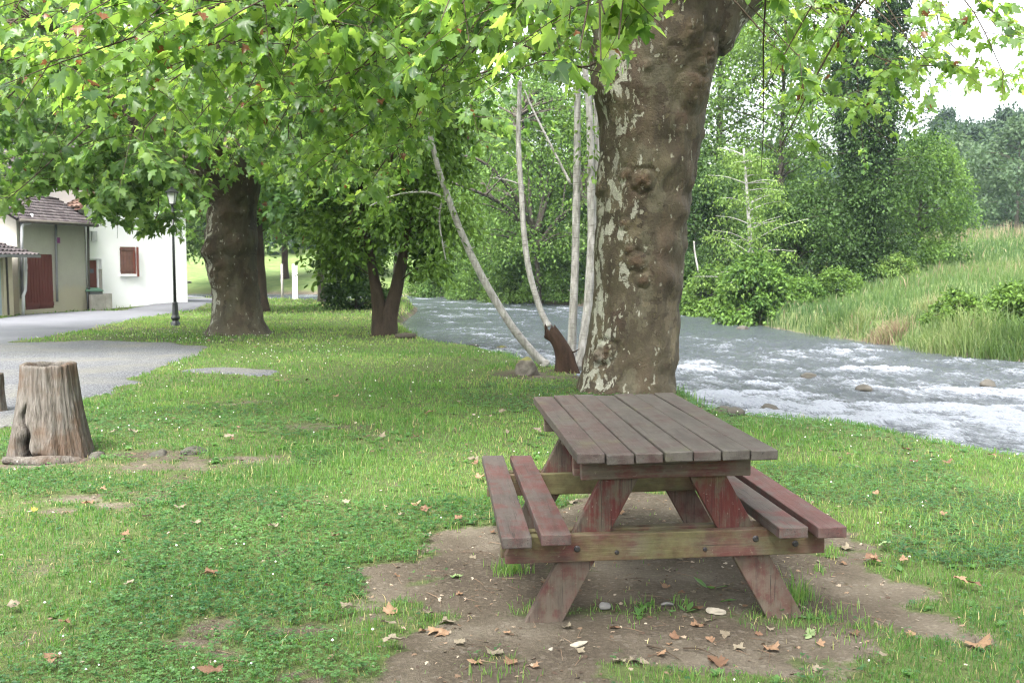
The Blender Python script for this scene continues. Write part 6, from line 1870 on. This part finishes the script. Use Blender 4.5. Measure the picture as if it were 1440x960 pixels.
# ------------------------------------------------------------------ the wooded hill beyond the meadow, in haze
RHL = rs(77)
proto = [crown_tree('hill_tree', (40, 150, gz(40, 150)), 13, 5.0, .06, 'x', 'leaf_hill', RHL, n_cl=55, per=130, lsize=.55, group='woodland trees on the far hill', barkmat='bark_dark'),
         crown_tree('hill_tree', (60, 150, gz(60, 150)), 12, 5.6, .04, 'x', 'leaf_hill_pale', RHL, n_cl=50, per=120, lsize=.5, group='woodland trees on the far hill', barkmat='bark_dark', flat=.7),
         crown_tree('hill_tree', (50, 170, gz(50, 170)), 16, 4.4, .05, 'x', 'leaf_hill', RHL, n_cl=55, per=130, lsize=.5, group='woodland trees on the far hill', barkmat='bark_dark', shape=.8)]
hill_spots = [(1330, 116, 1, 1.0, 'pale hazy tree directly behind the brown fringed crest'), (1378, 118, 0, .9, 'dark hazy tree left of the one with a bare trunk'), (1425, 104, 1, 1.05, 'pale hazy tree with visible trunk near the right edge'),
              (1350, 138, 0, 1.2, 'broad hazy tree in the second row above the crest'), (1402, 140, 2, 1.1, 'slender hazy tree in the second row near the right edge'), (1300, 135, 0, 1.1, 'hazy tree half hidden by the light bushy tree'), (1455, 135, 0, 1.2, 'hazy tree cut off by the right edge'),
              (1320, 165, 2, 1.2, 'slender hazy tree in the back row of the far wood'), (1372, 168, 0, 1.3, 'large hazy tree at the top of the far wood'), (1425, 165, 0, 1.35, 'large hazy tree at the top of the far wood by the right edge'), (1480, 160, 1, 1.3, 'pale hazy tree beyond the right edge')]
first = {}
for px, Y, k, sc_, lab in hill_spots:
    x = (px - 720) / F * Y; loc = (x, Y, gz(x, Y) - .2)
    if k not in first:
        first[k] = 1
        o = proto[k]; o.location = loc; o.scale = (sc_,) * 3; o['label'] = lab
    else:
        copy_tree(proto[k], loc, RHL.uniform(0, 6.28), sc_, lab, 'woodland trees on the far hill')
# the rest of the hill wood reads as one mass
pos, tone = [], []
cl = []
while len(cl) < 420:
    x, y = RHL.uniform(-190, 190), RHL.uniform(118, 250)
    px = 720 + F * x / y
    if 1285 < px < 1500 and y < 172: continue
    cl.append((x, y))
cl = np.array(cl); gzc = ground(cl[:, 0], cl[:, 1])
n = 90
bx_ = Buf()
for (x, y), z in zip(cl, gzc):
    h = RHL.uniform(7, 12)
    for q in range(3):
        g = RHL.normal(0, 1, (n, 3)); g /= np.maximum(1, np.linalg.norm(g, axis=1) / 1.7)[:, None]
        pos.append(np.array([x, y, z + h * (.3 + .27 * q)]) + g * [h * .26 * (1.15 - .25 * q), h * .26, h * .17]); tone.append(np.clip(RHL.normal(RHL.normal(.45, .2), .15, n), 0, 1))
pos = np.vstack(pos); tone = np.concatenate(tone); n = len(pos)
V, Fs, A, _ = leaf_mesh(pos, RHL.normal(0, 1, (n, 3)) + [0, 0, -.4], np.array([0, 0, 1.0]) + RHL.normal(0, .6, (n, 3)), RHL.uniform(.9, 1.7, n), DIAMOND[0] * [1, 1.5, 1], DIAMOND[1], tone)
mk('far_wood', V, Fs, M['leaf_hill'], smooth=False, attrs={'tone': A}, kind='stuff')

# ------------------------------------------------------------------ dry plane leaves, each lying where it fell
RL = rs(91)
protos = []
def dry_leaf(seed):
    r = rs(seed)
    tpl, fs = PLANE_HI
    V = tpl.copy()
    V[:, 2] = .55 * V[:, 1] ** 2 * r.uniform(-.6, 1.6) + .25 * (V[:, 0] - .3) ** 2 * r.uniform(-.5, 1.8) + .16 * np.sin(V[:, 0] * 6 + r.uniform(0, 6)) * V[:, 1] * 2
    V[:, 2] -= V[:, 2].min() - .01
    V[:, 1] *= r.uniform(.65, 1.0)
    V[:, 0] -= .3
    me = bpy.data.meshes.new('dry_leaf')
    st = [(-.30 - .0, 0.012, V[1][2]), (-.30, -.012, V[1][2]), (-.75, -.008, .05), (-.75, .008, .05)]
    n0 = len(V)
    me.from_pydata([tuple(v) for v in V] + st, [], [tuple(int(i) for i in t) for t in fs[0]] + [(n0, n0 + 1, n0 + 2, n0 + 3)])
    me.polygons.foreach_set('use_smooth', [True] * len(me.polygons))
    return me
LM = [dry_leaf(s) for s in range(6)]
def put_leaf(px, py, size, mat, label, group, k, tilt=.12):
    q = G(px, py); me = LM[k % 6]
    key = 'dry_leaf_' + mat + str(k % 6)
    if key not in LMM:
        m2 = me.copy(); m2.materials.append(M[mat]); LMM[key] = m2
    o = bpy.data.objects.new('fallen_leaf', LMM[key]); COL.objects.link(o)
    dd = float(dirt_at(np.array([q[0]]), np.array([q[1]]))[0])
    o.location = (q[0], q[1], gz(q[0], q[1]) + .004 + .03 * (dd < .35))
    o.rotation_euler = (RL.normal(0, tilt), RL.normal(0, tilt), RL.uniform(0, 6.28))
    o.scale = (size, size, size)
    tag(o, label, 'fallen leaf', group)
LMM = {}
G_ = 'leaves fallen around the table'
DRYS = .85
for px, py, s, mt, lab in [(18, 862, .085, 'dry_pale', 'large pale cream fallen leaf on the grass at the left edge'), (48, 726, .05, 'yellow', 'bright yellow fallen leaf in the grass below the tall stump'), (176, 760, .07, 'dry_leaf', 'tan curled leaf on the grass below the tall stump, right of the yellow one'),
                           (1010, 932, .10, 'dry_orange', 'orange brown leaf on the earth near the bottom right of the table'), (1140, 893, .085, 'dry_green', 'curled pale green leaf on the earth right of the table'), (1378, 912, .12, 'dry_leaf', 'largest brown leaf on the grass in the lower right corner'),
                           (1370, 832, .07, 'dry_orange', 'orange leaf standing in the clover right of the table'), (628, 876, .085, 'dry_pale', 'pale star-shaped leaf on the earth left of the table'), (612, 890, .085, 'dry_leaf', 'brown leaf touching the pale star-shaped one'), (553, 918, .10, 'dry_pale', 'large yellowish leaf at the left rim of the bare earth'),
                           (695, 922, .09, 'dry_pale', 'pale leaf with raised tip just left of the small grass tuft'), (718, 935, .07, 'dry_leaf', 'upright brown leaf beside the small grass tuft in front'), (895, 932, .085, 'dry_pale', 'yellowish leaf lying on the pale earth at the bottom'), (585, 718, .075, 'dry_leaf', 'tan leaf at the top left rim of the bare earth'),
                           (645, 737, .07, 'dry_orange', 'reddish leaf at the back rim of the bare earth'), (600, 752, .06, 'dry_pale', 'beige leaf lying just inside the bare earth'), (640, 812, .07, 'dry_green', 'greyish green leaf among debris left of the table'), (1190, 770, .09, 'dry_pale', 'broad beige leaf behind the right end of the bench'), (1245, 772, .08, 'dry_green', 'grey green leaf right of the bench end'),
                           (1225, 790, .09, 'dry_orange', 'rust coloured leaf on the earth right of the bench'), (1270, 795, .07, 'dry_leaf', 'brown leaf at the right rim of the bare earth'), (1202, 893, .06, 'dry_orange', 'small pinkish leaf in front of the right table leg'), (1395, 645, .07, 'dry_leaf', 'upright brown leaf in the grass near the river bank'), (1285, 655, .09, 'dry_orange', 'brown upright leaf in grass right of the table top'),
                           (1195, 645, .07, 'dry_leaf', 'dull brown leaf in the grass just beyond the right bench'), (1085, 912, .08, 'dry_leaf', 'long tan leaf on the earth beneath the right side of the table'), (490, 868, .08, 'dry_pale', 'beige leaf on the grass left of the bare earth'), (300, 955, .10, 'dry_orange', 'orange brown leaf at the bottom edge of the photo'), (75, 938, .09, 'dry_leaf', 'dark brown leaf in the bottom left corner'),
                           (385, 748, .07, 'dry_pale', 'pale leaf in the clover left of the table'), (275, 745, .07, 'dry_pale', 'beige leaf in the grass below the flat stones'), (125, 715, .08, 'dry_leaf', 'tan leaf in the patch of bare turf below the tall stump')]:
    put_leaf(px, py, s * DRYS, mt, lab, G_, RL.randint(0, 6))
G2 = 'small dry leaves scattered on the bare earth'
for i in range(85):
    px, py = RL.uniform(500, 1300), RL.uniform(712, 955)
    q = G(px, py)
    if dirt_at(np.array([q[0]]), np.array([q[1]]))[0] < .6: continue
    put_leaf(px, py, RL.uniform(.03, .06), ['dry_leaf', 'dry_leaf', 'dry_orange', 'dry_pale'][RL.randint(0, 4)], 'small dry leaf lying on the bare earth around the table', G2, RL.randint(0, 6), .2)
G3 = 'small dry leaves scattered over the lawn'
for i in range(80):
    px, py = RL.uniform(20, 1420), 470 + 470 * RL.uniform(0, 1) ** 1.2
    q = G(px, py)
    d1, _ = seg_dist(q[:1], q[1:2], NEAR)
    if dirt_at(q[:1], q[1:2])[0] > .5 or inside(q[:1], q[1:2], RIVER)[0] or hard_at(q[:1], q[1:2])[0] or d1[0] < .5 or q[1] < 3: continue
    far = q[1] > 45
    if far: continue
    put_leaf(px, py, RL.uniform(.04, .075) * (1 + .03 * q[1]), ['dry_leaf', 'dry_pale', 'dry_orange', 'dry_pale'][RL.randint(0, 4)], 'small dry leaf lying in the lawn grass', G3, RL.randint(0, 6), .2)
# two thin sticks on the earth
for (a, c, lab) in (((1300 - 390, 912), (955, 930), 'thin dry stick on the pale earth in front of the table'), ((960, 915), (1010, 925), 'short dry stick right of the thin one on the pale earth')):
    p, q = G(*a), G(*c)
    b = Buf(); b.tube(crv([(p[0], p[1], gz(p[0], p[1]) + .008), ((p[0] + q[0]) / 2, (p[1] + q[1]) / 2 + .01, gz(p[0], p[1]) + .016), (q[0], q[1], gz(q[0], q[1]) + .008)], 4), np.linspace(.0035, .0018, 9), 6)
    tag(b.build('dry_stick', M['twig']), lab, 'stick')
EXPO = 2.65
# ------------------------------------------------------------------ haze, sky, light, camera
def haze():
    m = bpy.data.materials.new('haze'); m.use_nodes = True
    t = m.node_tree; t.nodes.clear()
    o = t.nodes.new('ShaderNodeOutputMaterial'); v = t.nodes.new('ShaderNodeVolumePrincipled')
    v.inputs['Color'].default_value = (.70, .86, 1.0, 1)
    v.inputs['Density'].default_value = HAZE
    v.inputs['Anisotropy'].default_value = 0.0
    t.links.new(v.outputs[0], o.inputs['Volume'])
    b = Buf(); b.box((0, 270, 30), (860, 710, 66 * 2))
    ob = b.build('haze', m, None, smooth=False, kind='stuff')
    return ob
HAZE = .0002
haze()

W = bpy.data.worlds.new('World'); SC.world = W; W.use_nodes = True
nt = W.node_tree; nt.nodes.clear()
SUN_EL, SUN_AZ = math.radians(58), math.radians(205)     # sun behind cloud, behind the camera's left shoulder
sk = nt.nodes.new('ShaderNodeTexSky'); sk.sky_type = 'NISHITA'; sk.sun_disc = False
sk.sun_elevation = SUN_EL; sk.sun_rotation = SUN_AZ
sk.air_density = 1.0; sk.dust_density = 6.0; sk.ozone_density = 1.0
hs = nt.nodes.new('ShaderNodeHueSaturation'); hs.inputs['Saturation'].default_value = .22
bg = nt.nodes.new('ShaderNodeBackground'); bg.inputs['Strength'].default_value = .15
wo = nt.nodes.new('ShaderNodeOutputWorld')
nt.links.new(sk.outputs[0], hs.inputs['Color']); nt.links.new(hs.outputs[0], bg.inputs['Color']); nt.links.new(bg.outputs[0], wo.inputs['Surface'])
sl = bpy.data.lights.new('sun', 'SUN'); sl.energy = 1.5; sl.angle = math.radians(25); sl.color = (1, .97, .92)
so = bpy.data.objects.new('sun', sl); COL.objects.link(so)
dv = Vector((math.sin(SUN_AZ) * math.cos(SUN_EL), math.cos(SUN_AZ) * math.cos(SUN_EL), math.sin(SUN_EL)))
so.rotation_euler = dv.to_track_quat('Z', 'Y').to_euler()
so.location = dv * 60

cd = bpy.data.cameras.new('camera'); cam = bpy.data.objects.new('camera', cd); COL.objects.link(cam)
cam.location = (0, 0, CAMH); cam.rotation_euler = (PI / 2 - PITCH, 0, 0)
cd.sensor_width = 36; cd.lens = F / 1440 * 36; cd.clip_start = .05; cd.clip_end = 3000
cd.dof.use_dof = True; cd.dof.focus_distance = 4.9; cd.dof.aperture_fstop = 6.3
SC.camera = cam
SC.view_settings.view_transform = 'Standard'; SC.view_settings.look = 'None'; SC.view_settings.gamma = 1
SC.view_settings.exposure = EXPO
SC.view_settings.use_curve_mapping = False
SC.render.engine = 'CYCLES'
cy = SC.cycles
cy.use_denoising = True
cy.use_adaptive_sampling = False
cy.pixel_filter_type = 'BLACKMAN_HARRIS'; cy.filter_width = 1.1
cy.max_bounces = 9; cy.diffuse_bounces = 6; cy.glossy_bounces = 2; cy.transmission_bounces = 7; cy.volume_bounces = 1; cy.transparent_max_bounces = 6
cy.caustics_reflective = False; cy.caustics_refractive = False
cy.sample_clamp_indirect = 8
SC.render.film_transparent = False
